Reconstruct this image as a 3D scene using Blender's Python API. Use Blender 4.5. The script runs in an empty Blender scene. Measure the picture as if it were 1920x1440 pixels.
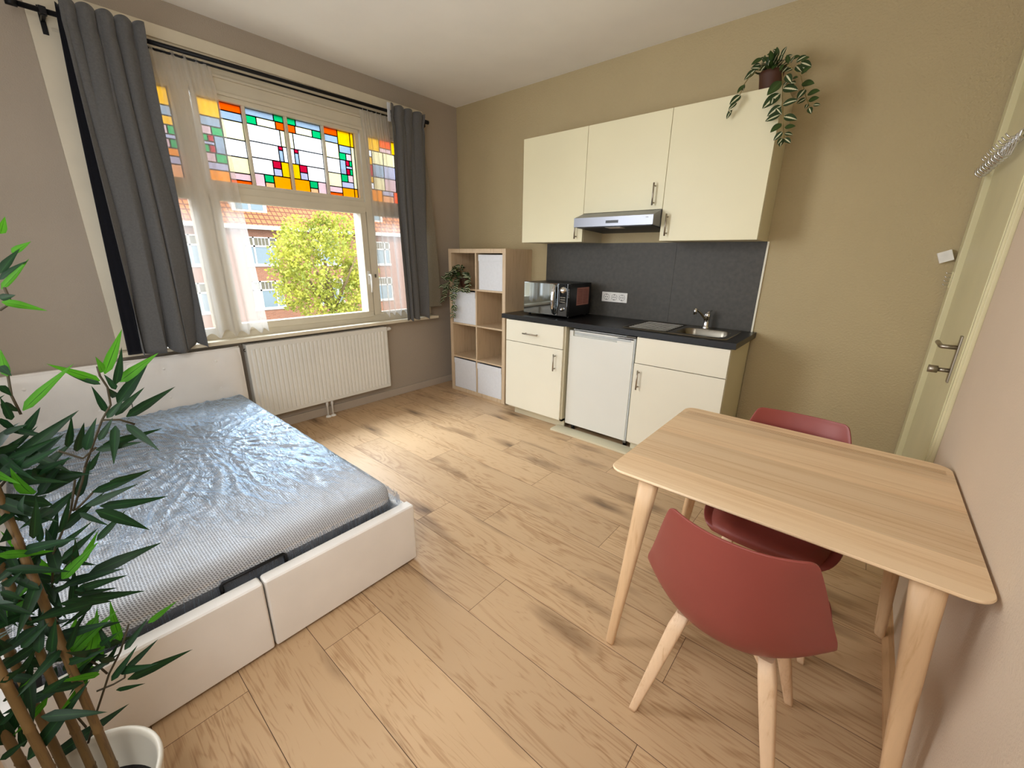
import bpy, bmesh, math, random
from mathutils import Vector, Matrix, noise
PI = math.pi
D = bpy.data
COL = bpy.context.scene.collection
rnd = random.Random(11)

# ------------------------------------------------------------------ room constants
W, H, YB = 3.895, 2.832, -4.05          # right wall x, ceiling z, wall behind the camera y

# ------------------------------------------------------------------ materials
def srgb(h):
    h = h.lstrip('#')
    c = [int(h[i:i+2], 16)/255 for i in (0, 2, 4)]
    return tuple(x/12.92 if x <= .04045 else ((x+.055)/1.055)**2.4 for x in c) + (1,)

def newmat(name):
    m = D.materials.new(name); m.use_nodes = True
    nt = m.node_tree
    b = nt.nodes['Principled BSDF']
    return m, nt, b, nt.nodes['Material Output']

def node(nt, typ, **kw):
    n = nt.nodes.new(typ)
    for k, v in kw.items():
        if k in n.inputs.keys() if isinstance(k, str) else False:
            n.inputs[k].default_value = v
        else:
            setattr(n, k, v)
    return n

def ramp(nt, fac, stops):
    r = nt.nodes.new('ShaderNodeValToRGB')
    el = r.color_ramp.elements
    while len(el) < len(stops): el.new(.5)
    for e, (p, c) in zip(el, stops):
        e.position = p; e.color = c
    nt.links.new(fac, r.inputs['Fac'])
    return r.outputs['Color']

def coords(nt, scale=(1, 1, 1), kind='Object'):
    tc = nt.nodes.new('ShaderNodeTexCoord')
    mp = nt.nodes.new('ShaderNodeMapping')
    mp.inputs['Scale'].default_value = scale
    nt.links.new(tc.outputs[kind], mp.inputs['Vector'])
    return mp.outputs['Vector']

def noisetex(nt, vec, scale, detail=3, rough=.5, dist=0):
    n = nt.nodes.new('ShaderNodeTexNoise')
    n.inputs['Scale'].default_value = scale
    n.inputs['Detail'].default_value = detail
    n.inputs['Roughness'].default_value = rough
    n.inputs['Distortion'].default_value = dist
    nt.links.new(vec, n.inputs['Vector'])
    return n.outputs['Fac']

def bump(nt, h, bsdf, strength=.2, dist=.002):
    b = nt.nodes.new('ShaderNodeBump')
    b.inputs['Strength'].default_value = strength
    b.inputs['Distance'].default_value = dist
    nt.links.new(h, b.inputs['Height'])
    nt.links.new(b.outputs['Normal'], bsdf.inputs['Normal'])
    return b

def vary(c, k):
    return tuple(min(1, x*k) for x in c[:3]) + (1,)

def plain(name, col, rough=.5, metal=0, nscale=30, nvar=.06, bstr=0, bscale=200, bdist=.001, spec=.5, coat=0, scale=(1, 1, 1)):
    m, nt, b, o = newmat(name)
    c = srgb(col) if isinstance(col, str) else col
    v = coords(nt, scale)
    f = noisetex(nt, v, nscale, 3)
    nt.links.new(ramp(nt, f, [(.3, vary(c, 1-nvar)), (.7, vary(c, 1+nvar))]), b.inputs['Base Color'])
    b.inputs['Roughness'].default_value = rough
    b.inputs['Metallic'].default_value = metal
    b.inputs['Specular IOR Level'].default_value = spec
    if coat: b.inputs['Coat Weight'].default_value = coat
    if bstr:
        bump(nt, noisetex(nt, v, bscale, 4), b, bstr, bdist)
    return m

def wood(name, light, dark, grain=(1.2, 26, 26), rough=.5, mixband=0, knots=False):
    m, nt, b, o = newmat(name)
    v = coords(nt, grain)
    f = noisetex(nt, v, 2.2, 6, .62, 1.2)
    f2 = noisetex(nt, coords(nt, (grain[0]*3, grain[1]*6, grain[2]*6)), 2.5, 3)
    mx = nt.nodes.new('ShaderNodeMath'); mx.operation = 'MULTIPLY_ADD'
    nt.links.new(f2, mx.inputs[0]); mx.inputs[1].default_value = .35
    nt.links.new(f, mx.inputs[2])
    col = ramp(nt, mx.outputs[0], [(.45, srgb(dark)), (.62, srgb(light)), (.95, vary(srgb(light), 1.08))])
    nt.links.new(col, b.inputs['Base Color'])
    b.inputs['Roughness'].default_value = rough
    bump(nt, mx.outputs[0], b, .12, .001)
    return m

M = {}
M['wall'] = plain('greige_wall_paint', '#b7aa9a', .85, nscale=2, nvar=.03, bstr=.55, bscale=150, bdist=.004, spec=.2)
M['wall_rough'] = plain('greige_sand_plaster_yellow_lit', '#baa984', .85, nscale=2, nvar=.03, bstr=.9, bscale=85, bdist=.006, spec=.2)  # yellow bounce light on the kitchen wall is put into this colour
M['ceiling'] = plain('ceiling_paint', '#f4f0e8', .9, nscale=3, nvar=.02, bstr=.2, bscale=60, spec=.2)
M['white_frame'] = plain('cream_window_paint', '#cfc5af', .45, nscale=5, nvar=.04)
M['casing'] = plain('casing_paint', '#d9cfb8', .5, nscale=5, nvar=.04)
M['door_paint'] = plain('door_paint', '#d6cda4', .4, nscale=4, nvar=.04)
M['white_plastic'] = plain('white_plastic', '#e9e6df', .35)
M['white_enamel'] = plain('radiator_enamel', '#e2e0d8', .4, nscale=3, nvar=.03)
M['fridge'] = plain('fridge_enamel', '#dddcd2', .4, nscale=3, nvar=.02)
M['fridge_trim'] = plain('fridge_trim', '#b9bdba', .35)
M['cab_up'] = plain('cream_laminate_yellow_lit', '#e4dcb8', .42, nscale=2, nvar=.025)  # yellow foliage light tinted into the upper cabinets' colour
M['cab'] = plain('cream_cabinet_laminate', '#e5dfca', .42, nscale=2, nvar=.025)
M['cab_edge'] = plain('cream_cabinet_side', '#d3caad', .5, nscale=2, nvar=.025)
M['steel'] = plain('brushed_steel', '#857f73', .3, 1, nscale=8, nvar=.08)
M['steel_dark'] = plain('drainer_painted_dark', '#34312c', .55, .2, spec=.3)  # the drainer's dark reflection is put into its base colour
M['nickel'] = plain('brushed_nickel', '#a49b8c', .38, 1)
M['chrome'] = plain('chrome', '#d9d9d9', .08, 1)
M['hood'] = plain('hood_steel', '#8d8f96', .38, .85, nscale=4, nvar=.05)
M['hood_dark'] = plain('hood_underside', '#39393a', .5, .4)
M['black'] = plain('black_plastic', '#0d0d0e', .35)
M['black_metal'] = plain('black_metal', '#101013', .45, .5)
M['black_glass'] = plain('mirror_glass', '#1d1f20', .05, .0, spec=1.0, coat=1)
M['mirror'] = plain('mirrored_oven_door', '#8d9294', .04, 1.0, nvar=.01)
M['worktop'] = plain('black_worktop', '#131212', .32, nscale=60, nvar=.3, bstr=.15, bscale=90)
M['splash'] = plain('charcoal_panel', '#403c34', .55, nscale=35, nvar=.2, bstr=.1, bscale=90, scale=(1, 1, 1))
M['shadow_gap'] = plain('dark_gap', '#15120f', .9)
M['kallax'] = wood('pale_oak_laminate', '#cdb595', '#b39674', (22, 22, 1.0), .55)
M['box_white'] = plain('white_fabric_box', '#dcdde0', .7, nscale=40, nvar=.03, bstr=.2, bscale=300)
M['leatherette'] = plain('white_leatherette', '#e9e4dd', .42, nscale=6, nvar=.03, bstr=.15, bscale=140, bdist=.002)
M['red_shell'] = plain('terracotta_shell_plastic', '#8a4038', .42, nscale=8, nvar=.04, bstr=.05, bscale=300)
M['red_cushion'] = plain('terracotta_cushion', '#8e4339', .5, nscale=12, nvar=.06, bstr=.3, bscale=40, bdist=.004)
M['beech'] = wood('beech_wood', '#e0c09c', '#cfa982', (18, 18, 1.2), .45)
M['ash_leg'] = wood('ash_wood_leg', '#d8b58c', '#c79f74', (18, 18, 1.0), .45)
M['terracotta'] = plain('brown_pot', '#4f2c1a', .6, nscale=8, nvar=.15)
M['pot_white'] = plain('white_glazed_pot', '#cfc8b8', .3, nscale=6, nvar=.05)
M['soil'] = plain('dark_pot_inside', '#120e0b', .9, nscale=60, nvar=.5, bstr=1, bscale=60, bdist=.01)
M['cane'] = wood('bamboo_cane', '#69502c', '#4c361f', (30, 30, 3), .5)
M['twig'] = plain('brown_twig', '#3d3420', .7)
M['vine_stem'] = plain('vine_stem', '#8a7a45', .6)
M['skirt_wood'] = wood('wood_trim', '#c2986c', '#a67c52', (20, 1.2, 20), .5)
M['paper'] = plain('pink_label', '#a9746a', .7, nscale=20, nvar=.1)
M['screw'] = plain('grey_detail', '#6c675e', .5, .5)
M['liner'] = plain('dark_bed_liner', '#211e1d', .6, nscale=20, nvar=.3)
M['road'] = plain('street_asphalt', '#6a665f', .9)
M['bark'] = plain('tree_bark', '#6b5a3e', .9, nscale=10, nvar=.3)

def fabric(name, col, trans=0.0, nv=.12):
    m, nt, b, o = newmat(name)
    c = srgb(col)
    v = coords(nt)
    f = noisetex(nt, v, 90, 4, .7)
    cc = ramp(nt, f, [(.3, vary(c, 1-nv)), (.7, vary(c, 1+nv))])
    nt.links.new(cc, b.inputs['Base Color'])
    b.inputs['Roughness'].default_value = .95
    b.inputs['Specular IOR Level'].default_value = .1
    b.inputs['Sheen Weight'].default_value = .2
    bump(nt, f, b, .3, .001)
    if trans:
        t = nt.nodes.new('ShaderNodeBsdfTranslucent'); nt.links.new(cc, t.inputs['Color'])
        mx = nt.nodes.new('ShaderNodeMixShader'); mx.inputs[0].default_value = trans
        nt.links.new(b.outputs[0], mx.inputs[1]); nt.links.new(t.outputs[0], mx.inputs[2])
        nt.links.new(mx.outputs[0], o.inputs['Surface'])
    return m
M['curtain'] = fabric('charcoal_curtain', '#605f5e')
M['lining'] = fabric('navy_curtain_lining', '#17171c')
M['liner_pale'] = fabric('pale_curtain_back', '#8f8674', .25)

def sheer_mat():
    m, nt, b, o = newmat('sheer_voile')
    t = nt.nodes.new('ShaderNodeBsdfTransparent'); t.inputs['Color'].default_value = (1, .98, .95, 1)
    tl = nt.nodes.new('ShaderNodeBsdfTranslucent'); tl.inputs['Color'].default_value = (.72, .71, .69, 1)
    d = nt.nodes.new('ShaderNodeBsdfDiffuse'); d.inputs['Color'].default_value = (.75, .73, .7, 1)
    m1 = nt.nodes.new('ShaderNodeMixShader'); m1.inputs[0].default_value = .5
    nt.links.new(tl.outputs[0], m1.inputs[1]); nt.links.new(d.outputs[0], m1.inputs[2])
    lw = nt.nodes.new('ShaderNodeLayerWeight'); lw.inputs['Blend'].default_value = .35
    f = noisetex(nt, coords(nt, (1, 1, .4)), 18, 3)
    fr = ramp(nt, lw.outputs['Facing'], [(0, (.40, .40, .40, 1)), (.75, (.85, .85, .85, 1))])
    m2 = nt.nodes.new('ShaderNodeMixShader')
    nt.links.new(fr, m2.inputs[0])
    nt.links.new(t.outputs[0], m2.inputs[1]); nt.links.new(m1.outputs[0], m2.inputs[2])
    nt.links.new(m2.outputs[0], o.inputs['Surface'])
    return m
M['sheer'] = sheer_mat()

def glass_mat():
    m, nt, b, o = newmat('clear_window_glass')
    t = nt.nodes.new('ShaderNodeBsdfTransparent'); t.inputs['Color'].default_value = (.97, .98, .98, 1)
    g = nt.nodes.new('ShaderNodeBsdfGlossy'); g.inputs['Roughness'].default_value = .02
    f = nt.nodes.new('ShaderNodeFresnel'); f.inputs['IOR'].default_value = 1.3
    mx = nt.nodes.new('ShaderNodeMixShader')
    nt.links.new(f.outputs[0], mx.inputs[0]); nt.links.new(t.outputs[0], mx.inputs[1]); nt.links.new(g.outputs[0], mx.inputs[2])
    nt.links.new(mx.outputs[0], o.inputs['Surface'])
    return m
M['glass'] = glass_mat()

def stained(name, col, k=1.0, mottle=.12):
    m, nt, b, o = newmat(name)
    c = vary(srgb(col), k)
    f = noisetex(nt, coords(nt), 45, 4, .7)
    cc = ramp(nt, f, [(.3, vary(c, 1-mottle)), (.6, c)])
    t = nt.nodes.new('ShaderNodeBsdfTransparent'); nt.links.new(cc, t.inputs['Color'])
    tl = nt.nodes.new('ShaderNodeBsdfTranslucent'); nt.links.new(cc, tl.inputs['Color'])
    mx = nt.nodes.new('ShaderNodeMixShader'); mx.inputs[0].default_value = .72
    nt.links.new(t.outputs[0], mx.inputs[1]); nt.links.new(tl.outputs[0], mx.inputs[2])
    g = nt.nodes.new('ShaderNodeEmission'); nt.links.new(cc, g.inputs['Color']); g.inputs['Strength'].default_value = EMI
    ad = nt.nodes.new('ShaderNodeAddShader')
    nt.links.new(mx.outputs[0], ad.inputs[0]); nt.links.new(g.outputs[0], ad.inputs[1])
    nt.links.new((ad if EMI > 0 else mx).outputs[0], o.inputs['Surface'])
    return m
EMI = 0.0
SG = {}
for k_, c_, f_ in [('Y', '#ffbc00', .30), ('A', '#ff9600', .29), ('O', '#ff5200', .29), ('G', '#05b868', .27), ('R', '#cc0a34', .25),
                   ('B', '#b4cde6', .19), ('L', '#cfcfee', .21), ('P', '#eec8cc', .25), ('C', '#fbf0bc', .29), ('W', '#fafcff', .36), ('Q', '#ffb684', .26)]:
    SG[k_] = stained('stained_' + {'Y':'yellow','A':'amber','O':'orange','G':'green','R':'red','B':'pale_blue','L':'lilac','P':'pink','C':'cream','W':'clear','Q':'peach'}[k_], c_, f_)
M['lead'] = plain('lead_came', '#2a2824', .6, .5)

def floor_mat():
    m, nt, b, o = newmat('oak_laminate_planks')
    at = nt.nodes.new('ShaderNodeAttribute'); at.attribute_name = 'pid'
    uv = nt.nodes.new('ShaderNodeUVMap'); uv.uv_map = 'UVMap'
    def mapped(sx, sy):
        mp = nt.nodes.new('ShaderNodeMapping'); mp.inputs['Scale'].default_value = (sx, sy, 1)
        nt.links.new(uv.outputs[0], mp.inputs['Vector'])
        # each plank samples its own piece of the noise
        ad = nt.nodes.new('ShaderNodeVectorMath'); ad.operation = 'MULTIPLY_ADD'
        nt.links.new(at.outputs['Color'], ad.inputs[0]); ad.inputs[1].default_value = (37, 53, 71)
        nt.links.new(mp.outputs[0], ad.inputs[2])
        return ad.outputs[0]
    wv = noisetex(nt, mapped(.9, 5.5), 1.7, 3, .55, .6)
    # cathedral rings: contour lines of a stretched noise
    ml = nt.nodes.new('ShaderNodeMath'); ml.operation = 'MULTIPLY'; nt.links.new(wv, ml.inputs[0]); ml.inputs[1].default_value = 20
    fr = nt.nodes.new('ShaderNodeMath'); fr.operation = 'PINGPONG'; nt.links.new(ml.outputs[0], fr.inputs[0]); fr.inputs[1].default_value = 1
    fine = noisetex(nt, mapped(2.2, 105), 1.6, 5, .6)
    big = noisetex(nt, mapped(.8, 4), 1.3, 2)
    a1 = nt.nodes.new('ShaderNodeMath'); a1.operation = 'MULTIPLY_ADD'
    nt.links.new(fr.outputs[0], a1.inputs[0]); a1.inputs[1].default_value = .30; nt.links.new(fine, a1.inputs[2])
    a2 = nt.nodes.new('ShaderNodeMath'); a2.operation = 'MULTIPLY_ADD'
    nt.links.new(big, a2.inputs[0]); a2.inputs[1].default_value = .62; nt.links.new(a1.outputs[0], a2.inputs[2])
    col = ramp(nt, a2.outputs[0], [(.48, srgb('#785a3e')), (.70, srgb('#b08c66')), (.95, srgb('#caaa84'))])
    # knots
    vo = nt.nodes.new('ShaderNodeTexVoronoi'); vo.inputs['Scale'].default_value = 1.0
    vo.inputs['Randomness'].default_value = 1
    nzd = nt.nodes.new('ShaderNodeTexNoise'); nzd.inputs['Scale'].default_value = 3
    mk = mapped(1.7, 6.0)
    nt.links.new(mk, nzd.inputs['Vector'])
    vm = nt.nodes.new('ShaderNodeVectorMath'); vm.operation = 'MULTIPLY_ADD'
    nt.links.new(nzd.outputs['Color'], vm.inputs[0]); vm.inputs[1].default_value = (.35, .35, .35); nt.links.new(mk, vm.inputs[2])
    nt.links.new(vm.outputs[0], vo.inputs['Vector'])
    kn = ramp(nt, vo.outputs['Distance'], [(.05, (.18, .15, .13, 1)), (.13, (.50, .46, .43, 1)), (.36, (1, 1, 1, 1))])
    mm = nt.nodes.new('ShaderNodeMix'); mm.data_type = 'RGBA'; mm.blend_type = 'MULTIPLY'; mm.inputs[0].default_value = .85
    nt.links.new(col, mm.inputs[6]); nt.links.new(kn, mm.inputs[7])
    # per plank tone
    tone = ramp(nt, at.outputs['Fac'], [(0, (.86, .85, .84, 1)), (1, (1.06, 1.05, 1.03, 1))])
    m3 = nt.nodes.new('ShaderNodeMix'); m3.data_type = 'RGBA'; m3.blend_type = 'MULTIPLY'; m3.inputs[0].default_value = 1
    nt.links.new(mm.outputs[2], m3.inputs[6]); nt.links.new(tone, m3.inputs[7])
    nt.links.new(m3.outputs[2], b.inputs['Base Color'])
    b.inputs['Roughness'].default_value = .42
    b.inputs['Specular IOR Level'].default_value = .45
    bump(nt, a1.outputs[0], b, .12, .001)
    return m
M['floor'] = floor_mat()

def table_mat():
    m, nt, b, o = newmat('ash_veneer')
    v = coords(nt, (1.1, 34, 1))
    f = noisetex(nt, v, 2.0, 6, .65, .4)
    band = noisetex(nt, coords(nt, (.02, 9, 0)), 1.0, 1)
    st = nt.nodes.new('ShaderNodeMath'); st.operation = 'MULTIPLY_ADD'
    nt.links.new(band, st.inputs[0]); st.inputs[1].default_value = .8; nt.links.new(f, st.inputs[2])
    col = ramp(nt, st.outputs[0], [(.62, srgb('#d3ae84')), (.80, srgb('#e3c39a')), (1.0, srgb('#ecd0aa'))])
    sp = nt.nodes.new('ShaderNodeSeparateXYZ'); tc = nt.nodes.new('ShaderNodeTexCoord'); nt.links.new(tc.outputs['Object'], sp.inputs[0])
    mr = nt.nodes.new('ShaderNodeMapRange'); nt.links.new(sp.outputs['Y'], mr.inputs[0]); mr.inputs[1].default_value = -.392; mr.inputs[2].default_value = .394
    tn = ramp(nt, mr.outputs[0], [(0, (1, 1, 1, 1)), (.19, (.86, .85, .84, 1)), (.54, (.98, .97, .96, 1)), (.80, (.88, .87, .86, 1)), (.89, (1.0, .99, .98, 1))])
    tn.node.color_ramp.interpolation = 'CONSTANT'
    mm = nt.nodes.new('ShaderNodeMix'); mm.data_type = 'RGBA'; mm.blend_type = 'MULTIPLY'; mm.inputs[0].default_value = 1
    nt.links.new(col, mm.inputs[6]); nt.links.new(tn, mm.inputs[7])
    nt.links.new(mm.outputs[2], b.inputs['Base Color']); b.inputs['Roughness'].default_value = .45
    return m
M['veneer'] = table_mat()
M['veneer_dark'] = wood('dark_grain_band', '#a07c54', '#8a6842', (1.2, 60, 1), .5)

def mattress_mat():
    m, nt, b, o = newmat('honeycomb_mattress_knit')
    tc = nt.nodes.new('ShaderNodeTexCoord')
    sp = nt.nodes.new('ShaderNodeSeparateXYZ'); nt.links.new(tc.outputs['Object'], sp.inputs[0])
    def lin(a, k):   # a + k*z, so that the knit wraps over the edges
        q = nt.nodes.new('ShaderNodeMath'); q.operation = 'MULTIPLY_ADD'
        nt.links.new(sp.outputs['Z'], q.inputs[0]); q.inputs[1].default_value = k; nt.links.new(sp.outputs[a], q.inputs[2]); return q.outputs[0]
    cb = nt.nodes.new('ShaderNodeCombineXYZ'); yy_ = lin('Y', .3)
    sk_ = nt.nodes.new('ShaderNodeMath'); sk_.operation = 'MULTIPLY_ADD'; nt.links.new(yy_, sk_.inputs[0]); sk_.inputs[1].default_value = -.577; nt.links.new(lin('X', -1.0), sk_.inputs[2])
    st_ = nt.nodes.new('ShaderNodeMath'); st_.operation = 'MULTIPLY'; nt.links.new(yy_, st_.inputs[0]); st_.inputs[1].default_value = 1.155
    nt.links.new(sk_.outputs[0], cb.inputs['X']); nt.links.new(st_.outputs[0], cb.inputs['Y'])
    vo = nt.nodes.new('ShaderNodeTexVoronoi'); vo.voronoi_dimensions = '2D'; vo.inputs['Scale'].default_value = 105; vo.inputs['Randomness'].default_value = .1
    nt.links.new(cb.outputs[0], vo.inputs['Vector'])
    col = ramp(nt, vo.outputs['Distance'], [(.26, srgb('#6b645e')), (.42, srgb('#dedad5'))])
    nt.links.new(col, b.inputs['Base Color']); b.inputs['Roughness'].default_value = .8
    return m
M['mattress'] = mattress_mat()

def wrap_mat():
    m, nt, b, o = newmat('clear_plastic_wrap')
    t = nt.nodes.new('ShaderNodeBsdfTransparent'); t.inputs['Color'].default_value = (.93, .95, .98, 1)
    g = nt.nodes.new('ShaderNodeBsdfGlossy'); g.inputs['Roughness'].default_value = .30; g.inputs['Color'].default_value = (.66, .82, 1, 1)  # blue window reflection is tinted into the gloss and film colours
    d = nt.nodes.new('ShaderNodeBsdfDiffuse'); d.inputs['Color'].default_value = (.72, .80, .93, 1)
    lw = nt.nodes.new('ShaderNodeFresnel'); lw.inputs['IOR'].default_value = 1.42
    v = coords(nt, (1, 1, 1))
    n1 = noisetex(nt, coords(nt, (3.0, 9.0, 1)), 2.0, 4, .6, 1.5)
    n2 = noisetex(nt, v, 13, 4, .6, 1.5)
    ad = nt.nodes.new('ShaderNodeMath'); ad.operation = 'MULTIPLY_ADD'
    nt.links.new(n2, ad.inputs[0]); ad.inputs[1].default_value = .35; nt.links.new(n1, ad.inputs[2])
    bp = nt.nodes.new('ShaderNodeBump'); bp.inputs['Strength'].default_value = .55; bp.inputs['Distance'].default_value = .04
    nt.links.new(ad.outputs[0], bp.inputs['Height'])
    for s in (g, lw): nt.links.new(bp.outputs[0], s.inputs['Normal'])
    m0 = nt.nodes.new('ShaderNodeMixShader'); m0.inputs[0].default_value = .10
    nt.links.new(t.outputs[0], m0.inputs[1]); nt.links.new(d.outputs[0], m0.inputs[2])
    mlt = nt.nodes.new('ShaderNodeMath'); mlt.operation = 'MULTIPLY'; mlt.use_clamp = True
    nt.links.new(lw.outputs[0], mlt.inputs[0]); mlt.inputs[1].default_value = 2.4
    # window glare set by a position mask: gloss fades towards the foot end
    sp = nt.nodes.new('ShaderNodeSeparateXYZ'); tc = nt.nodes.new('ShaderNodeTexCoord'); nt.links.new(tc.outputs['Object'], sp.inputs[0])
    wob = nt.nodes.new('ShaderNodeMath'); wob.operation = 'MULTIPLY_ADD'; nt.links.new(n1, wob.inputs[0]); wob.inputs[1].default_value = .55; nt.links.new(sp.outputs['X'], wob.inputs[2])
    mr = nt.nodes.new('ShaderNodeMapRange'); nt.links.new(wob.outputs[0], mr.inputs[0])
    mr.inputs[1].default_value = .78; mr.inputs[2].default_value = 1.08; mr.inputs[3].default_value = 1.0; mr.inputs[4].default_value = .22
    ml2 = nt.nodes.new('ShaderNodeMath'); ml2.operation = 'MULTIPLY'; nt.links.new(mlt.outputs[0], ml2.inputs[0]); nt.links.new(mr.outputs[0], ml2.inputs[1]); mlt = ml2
    mx = nt.nodes.new('ShaderNodeMixShader')
    nt.links.new(mlt.outputs[0], mx.inputs[0]); nt.links.new(m0.outputs[0], mx.inputs[1]); nt.links.new(g.outputs[0], mx.inputs[2])
    nt.links.new(mx.outputs[0], o.inputs['Surface'])
    return m
M['wrap'] = wrap_mat()

def leaf_mat(name, edge, mid, line, trans=.35, stripe=.09):
    m, nt, b, o = newmat(name)
    uv = nt.nodes.new('ShaderNodeUVMap'); uv.uv_map = 'UVMap'
    sx = nt.nodes.new('ShaderNodeSeparateXYZ'); nt.links.new(uv.outputs[0], sx.inputs[0])
    ab = nt.nodes.new('ShaderNodeMath'); ab.operation = 'ABSOLUTE'; nt.links.new(sx.outputs['X'], ab.inputs[0])
    nz = noisetex(nt, coords(nt), 25, 3)
    jt = nt.nodes.new('ShaderNodeMath'); jt.operation = 'MULTIPLY_ADD'
    nt.links.new(nz, jt.inputs[0]); jt.inputs[1].default_value = .12; nt.links.new(ab.outputs[0], jt.inputs[2])
    col = ramp(nt, jt.outputs[0], [(0, srgb(line)), (stripe, srgb(line)), (stripe+.06, srgb(mid)), (.95, srgb(edge))])
    nt.links.new(col, b.inputs['Base Color']); b.inputs['Roughness'].default_value = .5; b.inputs['Specular IOR Level'].default_value = .25
    t = nt.nodes.new('ShaderNodeBsdfTranslucent'); nt.links.new(col, t.inputs['Color'])
    mx = nt.nodes.new('ShaderNodeMixShader'); mx.inputs[0].default_value = trans
    nt.links.new(b.outputs[0], mx.inputs[1]); nt.links.new(t.outputs[0], mx.inputs[2])
    nt.links.new(mx.outputs[0], o.inputs['Surface'])
    return m
M['leaf_dark'] = leaf_mat('dark_bamboo_leaf', '#112c15', '#153418', '#22491f', .18)
M['leaf_bright'] = leaf_mat('bright_bamboo_leaf', '#3f7a18', '#4a8a1a', '#1f4a10', .45)
M['leaf_cream'] = leaf_mat('cream_striped_leaf', '#2f3f22', '#334727', '#d8d3b0', .15, .24)
M['leaf_green'] = leaf_mat('plain_vine_leaf', '#33451f', '#3c5226', '#4b6230', .15, .05)

def tree_leaf():
    m, nt, b, o = newmat('street_tree_leaf')
    f = noisetex(nt, coords(nt), 1.8, 3)
    col = ramp(nt, f, [(.3, srgb('#6f7e2c')), (.6, srgb('#b9b84a'))])
    nt.links.new(col, b.inputs['Base Color'])
    t = nt.nodes.new('ShaderNodeBsdfTranslucent'); nt.links.new(col, t.inputs['Color'])
    mx = nt.nodes.new('ShaderNodeMixShader'); mx.inputs[0].default_value = .4
    nt.links.new(b.outputs[0], mx.inputs[1]); nt.links.new(t.outputs[0], mx.inputs[2])
    nt.links.new(mx.outputs[0], o.inputs['Surface'])
    return m
M['tree_leaf'] = tree_leaf()

def brick_mat():
    m, nt, b, o = newmat('sunlit_brick')
    mp = nt.nodes.new('ShaderNodeMapping'); tc = nt.nodes.new('ShaderNodeTexCoord')
    nt.links.new(tc.outputs['Object'], mp.inputs['Vector'])
    mp.inputs['Rotation'].default_value = (0, -PI/2, 0)
    sp = nt.nodes.new('ShaderNodeSeparateXYZ'); nt.links.new(tc.outputs['Object'], sp.inputs[0])
    cb = nt.nodes.new('ShaderNodeCombineXYZ'); nt.links.new(sp.outputs['Y'], cb.inputs['X']); nt.links.new(sp.outputs['Z'], cb.inputs['Y'])
    br = nt.nodes.new('ShaderNodeTexBrick')
    nt.links.new(cb.outputs[0], br.inputs['Vector'])
    br.inputs['Scale'].default_value = 1; br.inputs['Brick Width'].default_value = .24; br.inputs['Row Height'].default_value = .08
    br.inputs['Mortar Size'].default_value = .008
    br.inputs['Color1'].default_value = srgb('#8a5a44'); br.inputs['Color2'].default_value = srgb('#7c4e3a'); br.inputs['Mortar'].default_value = srgb('#7f6f5e')
    nt.links.new(br.outputs['Color'], b.inputs['Base Color']); b.inputs['Roughness'].default_value = .9
    return m
M['brick'] = brick_mat()
def tile_mat():
    m, nt, b, o = newmat('orange_roof_tiles')
    tc = nt.nodes.new('ShaderNodeTexCoord')
    sp = nt.nodes.new('ShaderNodeSeparateXYZ'); nt.links.new(tc.outputs['Object'], sp.inputs[0])
    cb = nt.nodes.new('ShaderNodeCombineXYZ'); nt.links.new(sp.outputs['Y'], cb.inputs['X']); nt.links.new(sp.outputs['Z'], cb.inputs['Y'])
    br = nt.nodes.new('ShaderNodeTexBrick'); nt.links.new(cb.outputs[0], br.inputs['Vector'])
    br.offset = 0
    br.inputs['Scale'].default_value = 1; br.inputs['Brick Width'].default_value = .30; br.inputs['Row Height'].default_value = .28
    br.inputs['Mortar Size'].default_value = .035
    br.inputs['Color1'].default_value = srgb('#9c6237'); br.inputs['Color2'].default_value = srgb('#935732'); br.inputs['Mortar'].default_value = srgb('#5a2f1c')
    nt.links.new(br.outputs['Color'], b.inputs['Base Color']); b.inputs['Roughness'].default_value = .8
    return m
M['tiles'] = tile_mat()
M['ext_white'] = plain('exterior_white_paint', '#a9a7a2', .6)
M['ext_pane'] = plain('exterior_window_pane', '#5f7078', .15, spec=.8)
M['ext_blind'] = plain('exterior_top_light', '#5a5544', .5)

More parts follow.
